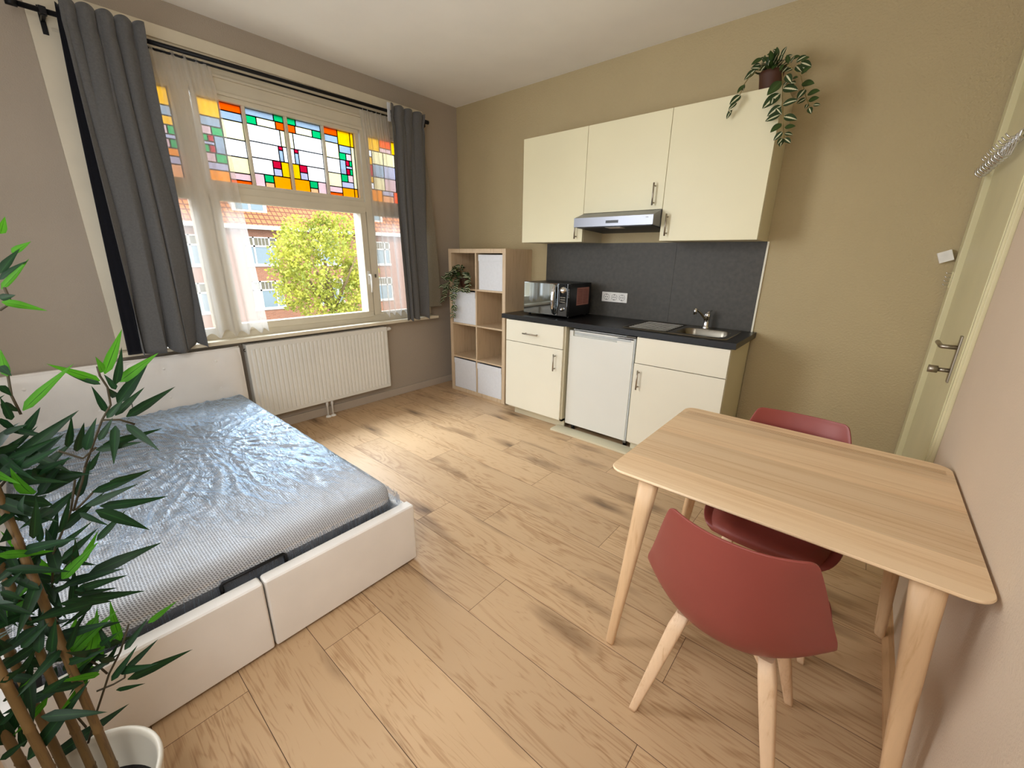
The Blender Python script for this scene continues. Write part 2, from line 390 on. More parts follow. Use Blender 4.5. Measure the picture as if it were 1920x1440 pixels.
# ------------------------------------------------------------------ geometry helpers
ORI = {}
class MB:
    """collects shapes in world space; build() links ONE mesh object"""
    def __init__(s): s.bm = bmesh.new(); s.uv = None
    def box(s, x0, x1, y0, y1, z0, z1, mi=0, bev=0, seg=2):
        t = bmesh.new(); bmesh.ops.create_cube(t, size=1)
        for v in t.verts:
            v.co = Vector(((x0+x1)/2 + v.co.x*(x1-x0), (y0+y1)/2 + v.co.y*(y1-y0), (z0+z1)/2 + v.co.z*(z1-z0)))
        if bev:
            bmesh.ops.bevel(t, geom=list(t.edges), offset=bev, segments=seg, profile=.7, affect='EDGES', clamp_overlap=True)
        s.absorb(t, mi); return s
    def absorb(s, t, mi=0, mat=None, smooth=False):
        mp = {}
        for v in t.verts: mp[v] = s.bm.verts.new(mat @ v.co if mat else v.co)
        for f in t.faces:
            try:
                nf = s.bm.faces.new([mp[v] for v in f.verts]); nf.material_index = mi; nf.smooth = smooth
            except ValueError: pass
        t.free()
    def tube(s, pts, rad, seg=10, mi=0, cap=True):
        pts = [Vector(p) for p in pts]
        if not isinstance(rad, (list, tuple)): rad = [rad]*len(pts)
        rings = []; prev = None
        for i, p in enumerate(pts):
            d = (pts[min(i+1, len(pts)-1)] - pts[max(i-1, 0)])
            d = d.normalized() if d.length > 1e-9 else Vector((0, 0, 1))
            a = prev if prev is not None else (Vector((0, 0, 1)) if abs(d.z) < .9 else Vector((1, 0, 0)))
            u = (a - d*a.dot(d)).normalized(); w = d.cross(u); prev = u
            rings.append([s.bm.verts.new(p + (u*math.cos(2*PI*k/seg) + w*math.sin(2*PI*k/seg))*rad[i]) for k in range(seg)])
        for a, b in zip(rings, rings[1:]):
            for k in range(seg):
                f = s.bm.faces.new((a[k], a[(k+1) % seg], b[(k+1) % seg], b[k])); f.material_index = mi; f.smooth = True
        if cap:
            f = s.bm.faces.new(rings[0][::-1]); f.material_index = mi
            f = s.bm.faces.new(rings[-1]); f.material_index = mi
        return s
    def rings(s, rings, mi=0, smooth=True, closed=True, cap0=False, cap1=False):
        R = [[s.bm.verts.new(Vector(p)) for p in r] for r in rings]
        n = len(R[0])
        for a, b in zip(R, R[1:]):
            for k in range(n if closed else n-1):
                f = s.bm.faces.new((a[k], a[(k+1) % n], b[(k+1) % n], b[k])); f.material_index = mi; f.smooth = smooth
        if cap0: s.bm.faces.new(R[0][::-1]).material_index = mi
        if cap1: s.bm.faces.new(R[-1]).material_index = mi
        return s
    def lathe(s, prof, c, seg=32, mi=0, cap0=False, cap1=False):
        return s.rings([[(c[0]+r*math.cos(2*PI*k/seg), c[1]+r*math.sin(2*PI*k/seg), c[2]+z) for k in range(seg)] for r, z in prof], mi, True, True, cap0, cap1)
    def prism(s, poly, axis, a, b, mi=0):
        """poly: 2D points in the two other axes, extruded along axis from a to b"""
        def P(u, v, t):
            return {'x': (t, u, v), 'y': (u, t, v), 'z': (u, v, t)}[axis]
        A = [s.bm.verts.new(P(u, v, a)) for u, v in poly]; B = [s.bm.verts.new(P(u, v, b)) for u, v in poly]
        n = len(poly)
        for k in range(n):
            s.bm.faces.new((A[k], A[(k+1) % n], B[(k+1) % n], B[k])).material_index = mi
        s.bm.faces.new(A[::-1]).material_index = mi; s.bm.faces.new(B).material_index = mi
        return s
    def quad(s, a, b, c, d, mi=0, smooth=False):
        f = s.bm.faces.new([s.bm.verts.new(Vector(p)) for p in (a, b, c, d)]); f.material_index = mi; f.smooth = smooth; return f
    def leaf(s, base, tip, width, up=(0, 0, 1), droop=.06, mi=0, n=6, fold=.25, shape='lance'):
        uvl = s.bm.loops.layers.uv.get('UVMap') or s.bm.loops.layers.uv.new('UVMap')
        base = Vector(base); tip = Vector(tip); d = tip-base; L = d.length
        if L < 1e-5: return s
        d.normalize(); up = Vector(up)
        side = d.cross(up)
        if side.length < .1: side = d.cross(Vector((1, 0, 0)))
        side.normalize(); nn = side.cross(d).normalized()
        rows = []
        for i in range(n+1):
            t = i/n
            if shape == 'lance': w = width*.5*min(1, (t/.14)**.6) * min(1, ((1-t)/.62))**.9
            else: w = width*.5*(math.sin(PI*min(1, t**.75))**.8)
            if i == 0: w = width*.06
            c = base + d*L*t + nn*(L*droop*4*t*(1-t)) - nn*0
            rows.append((c - side*w + nn*w*fold, c, c + side*w + nn*w*fold, t))
        V = [[s.bm.verts.new(p) for p in r[:3]] for r in rows]
        for i in range(n):
            for j in range(2):
                f = s.bm.faces.new((V[i][j], V[i][j+1], V[i+1][j+1], V[i+1][j])); f.material_index = mi; f.smooth = True
                us = [(j-1), j, j, (j-1)]; vs = [rows[i][3], rows[i][3], rows[i+1][3], rows[i+1][3]]
                for lp, u, v in zip(f.loops, us, vs): lp[uvl].uv = (u, v)
        return s
    def build(s, name, mats, parent=None, loc=None, recalc=True, auto=None):
        if recalc: bmesh.ops.recalc_face_normals(s.bm, faces=list(s.bm.faces))
        if parent is not None: o = ORI[parent.name]
        elif loc is not None: o = Vector(loc)
        else:
            xs = [v.co for v in s.bm.verts]
            o = Vector(((min(p.x for p in xs)+max(p.x for p in xs))/2, (min(p.y for p in xs)+max(p.y for p in xs))/2, min(p.z for p in xs)))
        for v in s.bm.verts: v.co -= o
        me = D.meshes.new(name); s.bm.to_mesh(me); s.bm.free()
        for m in (mats if isinstance(mats, (list, tuple)) else [mats]): me.materials.append(m)
        ob = D.objects.new(name, me); COL.objects.link(ob)
        if parent is not None: ob.parent = parent
        else: ob.location = o
        ORI[ob.name] = o
        if auto:
            for p in me.polygons: p.use_smooth = True
            md = ob.modifiers.new('e', 'EDGE_SPLIT'); md.split_angle = auto
        return ob

def thing(name, label, cat, loc, group=None, rotz=0):
    o = D.objects.new(name, None); COL.objects.link(o); o.empty_display_size = .1
    o.location = loc; o.rotation_euler = (0, 0, rotz); ORI[o.name] = Vector(loc)
    o['label'] = label; o['category'] = cat
    if group: o['group'] = group
    return o
def tag(o, label, cat, group=None, kind=None):
    o['label'] = label; o['category'] = cat
    if group: o['group'] = group
    if kind: o['kind'] = kind
    return o
def structure(o, label=None, cat=None):
    o['kind'] = 'structure'
    if label: o['label'] = label; o['category'] = cat
    return o
def copy_tree(o, parent=None):
    c = o.copy(); COL.objects.link(c)
    if parent is not None: c.parent = parent
    for ch in [q for q in D.objects if q.parent == o and q != c]:
        copy_tree(ch, c)
    return c

# ------------------------------------------------------------------ the room
ORIGIN = (0, 0, 0)
# floor: real planks with hairline gaps
PW, PL = .2365, 1.38
joints = {0: 2.183, 1: 2.771, 2: 2.155, 3: 1.685, 4: 2.43, 5: 1.95, -1: 1.905, -2: 2.563, -3: 3.30, -4: 2.29}
b = MB(); uvl = b.bm.loops.layers.uv.new('UVMap'); cl = b.bm.loops.layers.float_color.new('pid')
fr = random.Random(4)
def plank(x0, x1, y0, y1):
    g = .0009
    f = b.quad((x0+g, y0+g, 0), (x1-g, y0+g, 0), (x1-g, y1-g, 0), (x0+g, y1-g, 0))
    col = (fr.random(), fr.random(), fr.random(), 1)
    for lp, u, v in zip(f.loops, (x0, x1, x1, x0), (0, 0, y1-y0, y1-y0)):
        lp[uvl].uv = (u, v); lp[cl] = col
r0 = math.floor((YB+1.87)/PW)
for r in range(r0, 9):
    y0 = max(YB, -1.87+r*PW); y1 = min(0, -1.87+(r+1)*PW)
    if y1-y0 < .01: continue
    j = joints.get(r, fr.random()*PL)
    while j > 0: j -= PL
    while j < W:
        a, c = max(0, j), min(W, j+PL)
        if c-a > .002: plank(a, c, y0, y1)
        j += PL
b.quad((0, YB, -.0025), (W, YB, -.0025), (W, 0, -.0025), (0, 0, -.0025), 1)
structure(b.build('floor', [M['floor'], plain('plank_gap', '#4a3322', .9)], loc=ORIGIN, recalc=False))

structure(MB().box(-.3, W+.15, YB-.15, .15, H, H+.2).build('ceiling', M['ceiling'], loc=(0, 0, H)))
structure(MB().box(-.3, W+.15, 0, .15, -.1, H).build('wall_kitchen', M['wall_rough'], loc=ORIGIN))
structure(MB().box(-.3, W+.15, YB-.15, YB, -.1, H).build('wall_back', M['wall'], loc=ORIGIN))
structure(MB().box(W, W+.15, YB-.15, .15, -.1, H).build('wall_right', plain('greige_wall_warm_lit', '#d3c0a9', .85, nscale=2, nvar=.03, bstr=.5, bscale=150, bdist=.004, spec=.2), loc=ORIGIN))  # lighter, warmer copy of the greige: light on this wall put into colour
# window wall with its opening
OY0, OY1, OZ0, OZ1 = -2.86, -.53, .80, 2.62
b = MB()
b.box(-.30, 0, YB, OY0, -.1, H); b.box(-.30, 0, OY1, 0, -.1, H)
b.box(-.30, 0, OY0, OY1, -.1, OZ0); b.box(-.30, 0, OY0, OY1, OZ1, H)
structure(b.build('wall_window', plain('greige_wall_backlit_shade', '#ab9f90', .85, nscale=2, nvar=.03, bstr=.55, bscale=150, bdist=.004, spec=.2), loc=ORIGIN))  # backlit shade of this wall is put into a darker paint colour
structure(MB().box(0, .014, YB, 0, 0, .075, bev=.003).build('baseboard_window', M['wall'], loc=ORIGIN))
structure(MB().box(.02, W, -.012, 0, 0, .07, bev=.003).build('baseboard_kitchen', M['wall'], loc=ORIGIN))
structure(MB().prism([(W-.03, 0), (W-.029, .012), (W-.015, .026), (W, .03), (W, 0)], 'y', YB, -1.0).build('baseboard_right', M['skirt_wood'], loc=ORIGIN))
# flat casing round the window
b = MB()
b.box(0, .018, OY0-.08, OY0+.055, .80, OZ1+.07, bev=.002); b.box(0, .018, OY1-.05, OY1+.08, .80, OZ1+.07, bev=.002)
b.box(0, .018, OY0+.055, OY1-.05, OZ1, OZ1+.07, bev=.002)
structure(b.build('trim_1', M['casing'], loc=ORIGIN))
structure(MB().box(-.06, .115, -2.965, -.425, .770, .797, bev=.004).build('trim_2', M['casing'], loc=ORIGIN), 'cream wooden window sill running under the whole window', 'window sill')
# ceiling shadow line along the window wall is the plain junction

# ------------------------------------------------------------------ window
win = thing('window_1', 'wide three-part window with stained glass top lights and cream frames', 'window', (0, -1.70, OZ0))
win['kind'] = 'structure'
F = M['white_frame']
b = MB()
xi, xo = .004, -.075
def fbox(y0, y1, z0, z1, x0=xo, x1=xi, bev=.003): b.box(x0, x1, y0, y1, z0, z1, bev=bev)
ZT0, ZT1 = 1.862, 2.385        # stained band
fbox(OY0, OY1, 2.415, OZ1)                                  # head board
b.box(xo, .022, OY0, OY1, 2.50, 2.515, bev=.003)            # ledge moulding on the head
b.box(xo, .014, OY0, OY1, 2.405, 2.425, bev=.003)
fbox(OY0, OY1, OZ0-.01, .855)                               # bottom rail
fbox(OY0, OY1, 1.765, 1.845, x1=.010)                       # transom
fbox(OY0, -2.80, .855, 2.415); fbox(-.60, OY1, .855, 2.415) # outer posts
fbox(-2.375, -2.295, .855, 2.415, x1=.012); fbox(-1.115, -1.055, .855, 2.415, x1=.012)  # posts between the lights
b.box(-.22, -.03, -2.36, -2.31, .855, 2.415); b.box(-.22, -.03, -1.11, -1.06, .855, 2.415)
b.box(-.24, -.03, OY0, OY1, .80, .84)
b.build('frame', F, win)
b = MB()
def ringframe(y0, y1, z0, z1, w, x0, x1):
    b.box(x0, x1, y0, y1, z0, z0+w, bev=.003); b.box(x0, x1, y0, y1, z1-w, z1, bev=.003)
    b.box(x0, x1, y0, y0+w, z0+w, z1-w, bev=.003); b.box(x0, x1, y1-w, y1, z0+w, z1-w, bev=.003)
ringframe(-2.285, -1.125, .842, 1.80, .052, -.055, .016)
b.build('casement_sash', F, win)
b = MB()
for (y0, y1) in ((-2.80, -2.375), (-1.055, -.60)):
    ringframe(y0, y1, .855, 1.765, .022, -.055, .0)
for (y0, y1) in ((-2.80, -2.375), (-2.285, -1.125), (-1.055, -.60)):
    ringframe(y0, y1, 1.845, 2.405, .022 if y1-y0 < .6 else .03, -.055, .002)
b.build('fixed_sash', F, win)
b = MB()
for (y0, y1, z0, z1) in ((-2.78, -2.397, .875, 1.745), (-2.235, -1.177, .892, 1.752), (-1.033, -.62, .875, 1.745)):
    b.quad((-.03, y0, z0), (-.03, y1, z0), (-.03, y1, z1), (-.03, y0, z1))
b.build('clear_pane', M['glass'], win)
# stained glass
def stained_panel(name, y0, y1, cols):
    g = MB(); keys = list(SG)
    z0, z1 = 1.862, 2.383
    n = len(cols); mw = .022 if n > 1 else 0
    cw = ((y1-y0) - mw*(n-1))/n
    for i, cells in enumerate(cols):
        a = y0 + i*(cw+mw)
        for (u0, u1, v0, v1, c) in cells:
            ya, yb, za, zb = a+u0*cw, a+u1*cw, z1-(z1-z0)*v1, z1-(z1-z0)*v0
            g.quad((-.03, ya, za), (-.03, yb, za), (-.03, yb, zb), (-.03, ya, zb), keys.index(c))
            t = .0034; L = len(keys)
            for (p, q, r, s_) in ((ya-t, yb+t, za-t, za+t), (ya-t, yb+t, zb-t, zb+t), (ya-t, ya+t, za, zb), (yb-t, yb+t, za, zb)):
                g.box(-.0315, -.0275, p, q, r, s_, L)
    o = g.build(name, [SG[k] for k in keys] + [M['lead']], win)
    if n > 1:
        g = MB()
        for i in range(1, n):
            a = y0 + i*(cw+mw) - mw
            g.box(-.05, -.010, a, a+mw, z0-.01, z1+.01, bev=.003)
            g.box(-.05, -.002, a+.006, a+mw-.006, z0-.01, z1+.01, bev=.002)
        g.build('glazing_bar', F, win)
    return o
def mirror(cells): return [(1-u1, 1-u0, v0, v1, c) for (u0, u1, v0, v1, c) in cells]
c1 = [(0, .48, 0, .22, 'Y'), (.48, 1, 0, .11, 'O'), (.48, 1, .11, .21, 'B'), (0, .46, .22, .33, 'B'), (.48, 1, .21, .43, 'C'),
      (0, .22, .33, .43, 'P'), (.22, .48, .33, .43, 'G'), (0, .11, .43, .51, 'G'), (.11, .25, .43, .51, 'R'), (0, .25, .51, .55, 'L'),
      (0, .11, .55, .64, 'G'), (.11, .25, .55, .64, 'R'), (.25, .48, .43, .64, 'B'), (.48, 1, .43, .64, 'W'), (0, .22, .64, .75, 'P'),
      (.22, .48, .64, .75, 'G'), (0, .48, .75, .84, 'L'), (.48, 1, .64, .84, 'C'), (0, .48, .84, 1, 'A'), (.48, 1, .84, .93, 'P'), (.48, 1, .93, 1, 'O')]
c2 = [(0, .74, 0, .1, 'B'), (.74, 1, 0, .1, 'G'), (0, .27, .1, .2, 'G'), (.27, .77, .1, .2, 'C'), (.77, 1, .1, .2, 'O'),
      (0, .86, .2, .41, 'W'), (.86, 1, .2, .41, 'C'), (0, .76, .41, .61, 'W'), (.76, .88, .41, .46, 'R'), (.76, .88, .46, .61, 'B'), (.88, 1, .41, .61, 'W'),
      (0, .55, .61, .81, 'W'), (.55, .78, .61, .71, 'R'), (.55, .78, .71, .81, 'L'), (.78, 1, .61, .81, 'Y'),
      (0, .27, .81, 1, 'P'), (.27, .52, .81, .91, 'G'), (.27, .52, .91, 1, 'Q'), (.52, 1, .81, 1, 'A')]
c4 = [(0, .12, 0, .22, 'Y'), (0, .12, .22, .84, 'C'), (0, .12, .84, 1, 'A')] + [(.12+.88*u0, .12+.88*u1, v0, v1, c) for (u0, u1, v0, v1, c) in c1]
side = [(0, .3, 0, .2, 'Y'), (.3, .6, 0, .13, 'O'), (.3, .6, .13, .2, 'P'), (.6, 1, 0, .2, 'Y'), (0, .1, .2, .3, 'W'), (0, .1, .3, .42, 'Y'),
        (0, .1, .42, .6, 'R'), (0, .1, .6, .7, 'Y'), (0, .1, .7, .8, 'W'), (.1, .38, .2, .4, 'C'), (.1, .38, .4, .6, 'B'), (.1, .38, .6, .8, 'C'),
        (.38, .68, .2, .4, 'C'), (.38, .68, .4, .6, 'L'), (.38, .68, .6, .8, 'P'), (.68, .84, .2, .5, 'W'), (.84, 1, .2, .5, 'P'), (.68, .84, .5, .8, 'C'), (.84, 1, .5, .8, 'B'),
        (0, .3, .8, 1, 'A'), (.3, .6, .8, .88, 'L'), (.3, .6, .88, 1, 'Q'), (.6, 1, .8, 1, 'O')]
left = [(0, .2, 0, .2, 'Y'), (.2, .4, 0, .2, 'O'), (.4, .78, 0, .2, 'Y'), (.78, 1, 0, .2, 'Y'), (.12, .78, .2, .41, 'W'), (.12, .78, .41, .62, 'B'), (.12, .78, .62, .84, 'W'),
        (.78, 1, .2, .31, 'B'), (.78, 1, .31, .41, 'Y'), (.78, .9, .41, .51, 'P'), (.9, 1, .41, .51, 'G'), (.78, 1, .51, .56, 'L'), (.78, .9, .56, .66, 'P'), (.9, 1, .56, .66, 'G'),
        (.78, 1, .66, .75, 'A'), (.78, 1, .75, .84, 'L'), (0, .12, .2, .84, 'P'), (0, .4, .84, 1, 'A'), (.4, .8, .84, 1, 'A'), (.8, 1, .84, 1, 'Q')]
stained_panel('stained_glass', -2.252, -1.157, [c1, c2, mirror(c2), mirror(c4)])
stained_panel('stained_glass', -2.775, -2.40, [left])
stained_panel('stained_glass', -1.030, -.63, [side])
b = MB()
b.box(.016, .024, -1.160, -1.138, 1.14, 1.26, bev=.003)
b.tube([(.02, -1.149, 1.225), (.055, -1.149, 1.225), (.062, -1.149, 1.21), (.064, -1.151, 1.13), (.058, -1.153, 1.07)], [.009, .009, .009, .008, .006], 8)
b.build('window_handle', M['white_plastic'], win)
b = MB(); b.box(.012, .02, -1.085, -1.07, 1.20, 1.23, bev=.003); b.build('window_catch', M['steel'], win)

# ------------------------------------------------------------------ curtain rods, curtains
rod = thing('curtain_rod', 'double black curtain rod with end stop above the window', 'curtain rod', (.09, -1.7, 2.56))
b = MB(); b.tube([(.105, -2.985, 2.552), (.105, -.475, 2.585)], .0125, 14); b.build('front_rod', M['black_metal'], rod)
b = MB(); b.tube([(.055, -2.82, 2.540), (.055, -.55, 2.560)], .007, 10); b.build('back_rod', M['black_metal'], rod)
for y, s in ((-2.99, 2.552), (-.475, 2.585)):
    b = MB(); b.tube([(.105, y-.02, s), (.105, y+.02, s)], .017, 16); b.build('end_cap', M['black_metal'], rod)
for y in (-2.885, -.515):
    b = MB(); b.box(.018, .024, y-.011, y+.011, 2.475, 2.60, bev=.002); b.box(.02, .115, y-.008, y+.008, 2.528, 2.545, bev=.003)
    b.box(.088, .122, y-.014, y+.014, 2.535, 2.585 if y > -1 else 2.570, bev=.004)
    b.build('bracket', M['black_metal'], rod)

def cloth(name, mats, yt0, yt1, yb0, yb1, zt, zb, x0, amp, folds, seed, parent=None, nu=130, nv=60, ftop=None, bulge=0, thick=.0, mi=0, gather=.0, hem=0):
    r = random.Random(seed); ph = [r.uniform(0, 2*PI) for _ in range(6)]; fq = [r.uniform(.8, 1.25) for _ in range(6)]
    b = MB(); R = []
    ftop = ftop or folds*1.6
    for j in range(nv+1):
        v = j/nv; row = []
        e = v**1.4
        for i in range(nu+1):
            u = i/nu
            uu = u + .012*math.sin(2*PI*u*2+ph[0]) * e
            ya, yb_ = yt0+(yb0-yt0)*v**.8, yt1+(yb1-yt1)*v**.8
            y = ya + (yb_-ya)*uu
            low = math.sin(2*PI*folds*uu*(1+.08*math.sin(ph[1]+3*uu)) + ph[2]) + .45*math.sin(2*PI*folds*.55*fq[1]*uu+ph[3]) + (.9*(.6-abs(math.sin(PI*folds*1.37*uu+ph[1]))) if thick else 0)
            hi = 1.6*(.6-abs(math.sin(PI*ftop*uu+ph[4]))) + .4*math.sin(2*PI*ftop*1.7*uu+ph[5])
            k = max(0, 1-v*3.2)
            if thick:
                q_ = folds*uu + .22*math.sin(2*PI*uu*1.3+ph[0]) + .10*math.sin(5*v+ph[5])
                low = 1.9*(abs(math.sin(PI*q_*1.25+ph[3]))**.55 - .68) + .35*math.sin(2*PI*q_*.6+ph[2])
                hi = 2.0*(abs(math.sin(PI*ftop*uu*.9+ph[4]))**.55 - .68)
            x = x0 + amp*(low*(.35+.65*e)*(1-k*.6) + hi*.55*k) + bulge*math.sin(PI*v)
            # pinch just under the heading
            x -= amp*.5*math.exp(-((v-.055)/.02)**2)
            y += amp*.5*math.cos(2*PI*folds*uu+ph[2])*e
            z = zt + (zb-zt)*v + (.006*hi if j == 0 else 0) - hem*low*v*.02
            row.append((x, y, z))
        R.append(row)
    b.rings(R, mi, True, False)
    o = b.build(name, mats, parent, recalc=False)
    if thick:
        md = o.modifiers.new('s', 'SOLIDIFY'); md.thickness = thick
    return o
lc = thing('curtain', 'charcoal grey curtain hanging left of the window, its dark edge turned out', 'curtain', (.13, -2.7, .79), 'charcoal curtains at the window')
cloth('curtain_fabric', M['curtain'], -2.825, -2.495, -2.86, -2.510, 2.615, .785, .178, .040, 3.1, 8, lc, thick=.002, hem=1)
cloth('curtain_lining', M['lining'], -2.835, -2.79, -2.915, -2.82, 2.60, .785, .130, .006, 1.0, 2, lc, nu=30, thick=.001)
rc = thing('curtain', 'charcoal grey curtain hanging right of the window near the corner', 'curtain', (.13, -.72, .79), 'charcoal curtains at the window')
cloth('curtain_fabric', M['curtain'], -.912, -.545, -.872, -.600, 2.618, .80, .176, .036, 2.6, 5, rc, thick=.002, hem=1)
cloth('curtain_lining', M['liner_pale'], -.62, -.555, -.60, -.395, 2.50, .895, .125, .006, 1.1, 9, rc, nu=40, bulge=.02)
b = MB(); b.box(.115, .125, -.90, -.875, 2.50, 2.64, bev=.002); b.build('heading_tape', M['box_white'], rc)
s1 = cloth('sheer_curtain', M['sheer'], -2.60, -2.165, -2.56, -2.075, 2.555, .835, .058, .011, 5, 21, hem=1)
tag(s1, 'white sheer voile curtain drawn over the left side of the window', 'sheer curtain', 'sheer voile curtains')
s2 = cloth('sheer_curtain', M['sheer'], -1.13, -.86, -1.045, -.78, 2.555, .85, .058, .010, 4, 31, hem=1)
tag(s2, 'white sheer voile curtain beside the right charcoal curtain', 'sheer curtain', 'sheer voile curtains')

# ------------------------------------------------------------------ radiator
rad = thing('radiator', 'white ribbed panel radiator mounted under the window sill', 'radiator', (.065, -1.65, .147))
b = MB(); RZ0, RZ1 = .147, .742
prof = []
y = -2.235; n = 34; st = (1.18-.03)/n
pts = [(.088, -2.25), (.088, -2.238)]
for i in range(n):
    a = -2.238 + .008 + i*st
    pts += [(.088, a), (.094, a+st*.28), (.094, a+st*.72), (.088, a+st)]
pts += [(.088, -1.055)]
for sgn in (0,):
    R = [[(x, y, z) for (x, y) in pts] for z in (RZ0+.03, RZ1-.035)]
    b.rings(R, 0, False, False)
b.box(.080, .092, -2.255, -1.052, RZ1-.04, RZ1-.004, bev=.003); b.box(.080, .092, -2.255, -1.052, RZ0, RZ0+.033, bev=.004)
b.box(.080, .0925, -2.255, -2.238, RZ0, RZ1-.004, bev=.003); b.box(.080, .0925, -1.068, -1.052, RZ0, RZ1-.004, bev=.003)
b.build('front_panel', M['white_enamel'], rad)
b = MB(); b.box(.02, .032, -2.25, -1.058, RZ0, RZ1-.01, bev=.004); b.build('rear_panel', M['white_enamel'], rad)
b = MB()
b.box(.018, .094, -2.256, -1.052, RZ1-.008, RZ1+.002, bev=.002)
for i in range(58):
    yy = -2.24+i*.0204
    b.box(.03, .08, yy, yy+.010, RZ1, RZ1+.0035)
b.build('top_grille', M['white_enamel'], rad)
for y0 in (-2.257, -1.055):
    b = MB(); b.box(.02, .09, y0, y0+.006, RZ0+.01, RZ1); b.build('side_cover', M['white_enamel'], rad)
b = MB(); b.tube([(.055, -1.05, .715), (.055, -1.035, .715), (.055, -1.03, .715), (.055, -.995, .715), (.055, -.985, .715)], [.012, .012, .019, .018, .012], 16)
b.build('thermostat_knob', M['white_plastic'], rad)
b = MB(); b.tube([(.06, -2.265, .70), (.06, -2.25, .70)], .012, 12); b.build('bleed_plug', M['steel'], rad)
for y0 in (-1.70, -1.655):
    b = MB(); b.tube([(.07, y0, .15), (.07, y0, .11), (.07, y0, .105), (.07, y0, .0)], [.011, .011, .008, .008], 10)
    b.lathe([(.009, .016), (.02, .010), (.024, .0)], (.07, y0, 0), 20)
    b.build('pipe', M['white_plastic'], rad)
for y0 in (-2.1, -1.2):
    b = MB(); b.box(.004, .03, y0-.015, y0+.015, .2, .7); b.build('wall_bracket', M['white_enamel'], rad)

# ------------------------------------------------------------------ kitchen base units
WF, WZ0, WZ1 = -.552, .888, .926
CF = -.542
def handle(parent, p, axis, L=.14):
    """bar handle with two posts; p is the centre on the door face"""
    b = MB(); x, y, z = p
    dx, dz = (L/2, 0) if axis == 'x' else (0, L/2)
    b.tube([(x-dx, y-.03, z-dz), (x+dx, y-.03, z+dz)], .0055, 10)
    for s in (-.75, .75): b.tube([(x+dx*s, y, z+dz*s), (x+dx*s, y-.03, z+dz*s)], .0045, 8)
    return b.build('handle', M['nickel'], parent)
c1_ = thing('base_cabinet', 'cream base cabinet with drawer and door left of the fridge', 'cabinet', (1.477, -.27, 0))
b = MB(); x0, x1 = 1.176, 1.790
b.box(x0, x0+.018, CF+.02, -.02, .075, WZ0, 1); b.box(x1-.018, x1, CF+.02, -.02, .075, WZ0, 1); b.box(x0, x1, CF+.02, -.02, .075, .093, 1)
b.box(x0, x1, -.03, -.02, .075, WZ0, 1); b.box(x0+.018, x1-.018, CF+.02, -.02, WZ0-.04, WZ0-.022, 1)
b.build('carcass', [M['cab'], M['cab_edge']], c1_)
b = MB(); b.box(x0+.05, x1-.01, -.465, -.447, 0, .078, bev=.002); b.build('plinth', M['cab_edge'], c1_)
dr = MB().box(x0+.002, 1.777, CF, CF+.018, .699, WZ0-.006, bev=.0015).build('drawer', M['cab'], c1_); handle(dr, (1.460, CF, .783), 'x', .155)
do = MB().box(x0+.002, 1.777, CF, CF+.018, .090, .694, bev=.0015).build('door', M['cab'], c1_); handle(do, (1.711, CF, .583), 'z')
c2_ = thing('base_cabinet', 'cream sink cabinet with false drawer front and door right of the fridge', 'cabinet', (2.69, -.27, 0))
x0, x1 = 2.385, 2.988
b = MB()
b.box(x0, x0+.018, CF+.02, -.02, .075, WZ0, 1); b.box(x1-.018, x1, CF+.02, -.02, .0, WZ0, 1); b.box(x0, x1, CF+.02, -.02, .075, .093, 1); b.box(x0, x1, -.03, -.02, .075, WZ0, 1)
b.build('carcass', [M['cab'], M['cab_edge']], c2_)
b = MB(); b.box(x0+.01, x1-.02, -.48, -.462, 0, .078, bev=.002); b.build('plinth', M['cab_edge'], c2_)
MB().box(x0+.005, x1-.002, CF, CF+.018, .699, WZ0-.006, bev=.0015).build('drawer_front', M['cab'], c2_)
do = MB().box(x0+.002, x1-.002, CF, CF+.018, .090, .694, bev=.0015).build('door', M['cab'], c2_); handle(do, (2.430, CF, .583), 'z')
# worktop with the sink cut-out
b = MB(); wx0, wx1 = 1.129, 3.0135; sx0, sx1, sy0, sy1 = 2.58, 2.915, -.455, -.135
for (a, c, d, e) in ((wx0, sx0, WF, -.001), (sx1, wx1, WF, -.001), (sx0, sx1, WF, sy0), (sx0, sx1, sy1, -.001)):
    b.box(a, c, d, e, WZ0, WZ1)
tag(b.build('kitchen_worktop', M['worktop']), 'black laminate worktop running over the base cabinets and fridge', 'worktop')
# sink
sk = thing('kitchen_sink', 'stainless steel inset sink with ribbed drainer in the black worktop', 'sink', (2.58, -.28, WZ1))
def rrect(cx, cy, hx, hy, r, z, n=8):
    P = []
    for (sx, sy, a0) in ((1, 1, 0), (-1, 1, PI/2), (-1, -1, PI), (1, -1, 1.5*PI)):
        for k in range(n+1):
            a = a0 + (PI/2)*k/n
            P.append((cx+sx*(hx-r)+r*math.cos(a), cy+sy*(hy-r)+r*math.sin(a), z))
    return P
cx, cy = (2.59+2.905)/2, (-.44-.15)/2
b = MB()
b.rings([rrect(cx, cy, .157, .145, .075, WZ1+.004), rrect(cx, cy, .153, .141, .073, WZ1-.003), rrect(cx, cy, .148, .136, .07, WZ1-.05), rrect(cx, cy, .14, .128, .065, WZ1-.13), rrect(cx, cy, .11, .1, .05, WZ1-.145), rrect(cx, cy, .03, .03, .028, WZ1-.15)], 0, True, True, False, True)
b.build('bowl', M['steel'], sk)
b = MB(); X0, X1, Y0, Y1 = 2.238, 2.938, -.487, -.045
outer = rrect((X0+X1)/2, (Y0+Y1)/2, (X1-X0)/2, (Y1-Y0)/2, .02, WZ1+.001)
outer2 = rrect((X0+X1)/2, (Y0+Y1)/2, (X1-X0)/2-.003, (Y1-Y0)/2-.003, .018, WZ1+.006)
inner2 = rrect((X0+X1)/2, (Y0+Y1)/2, (X1-X0)/2-.010, (Y1-Y0)/2-.010, .014, WZ1+.004)
b.rings([outer, outer2, inner2], 0)
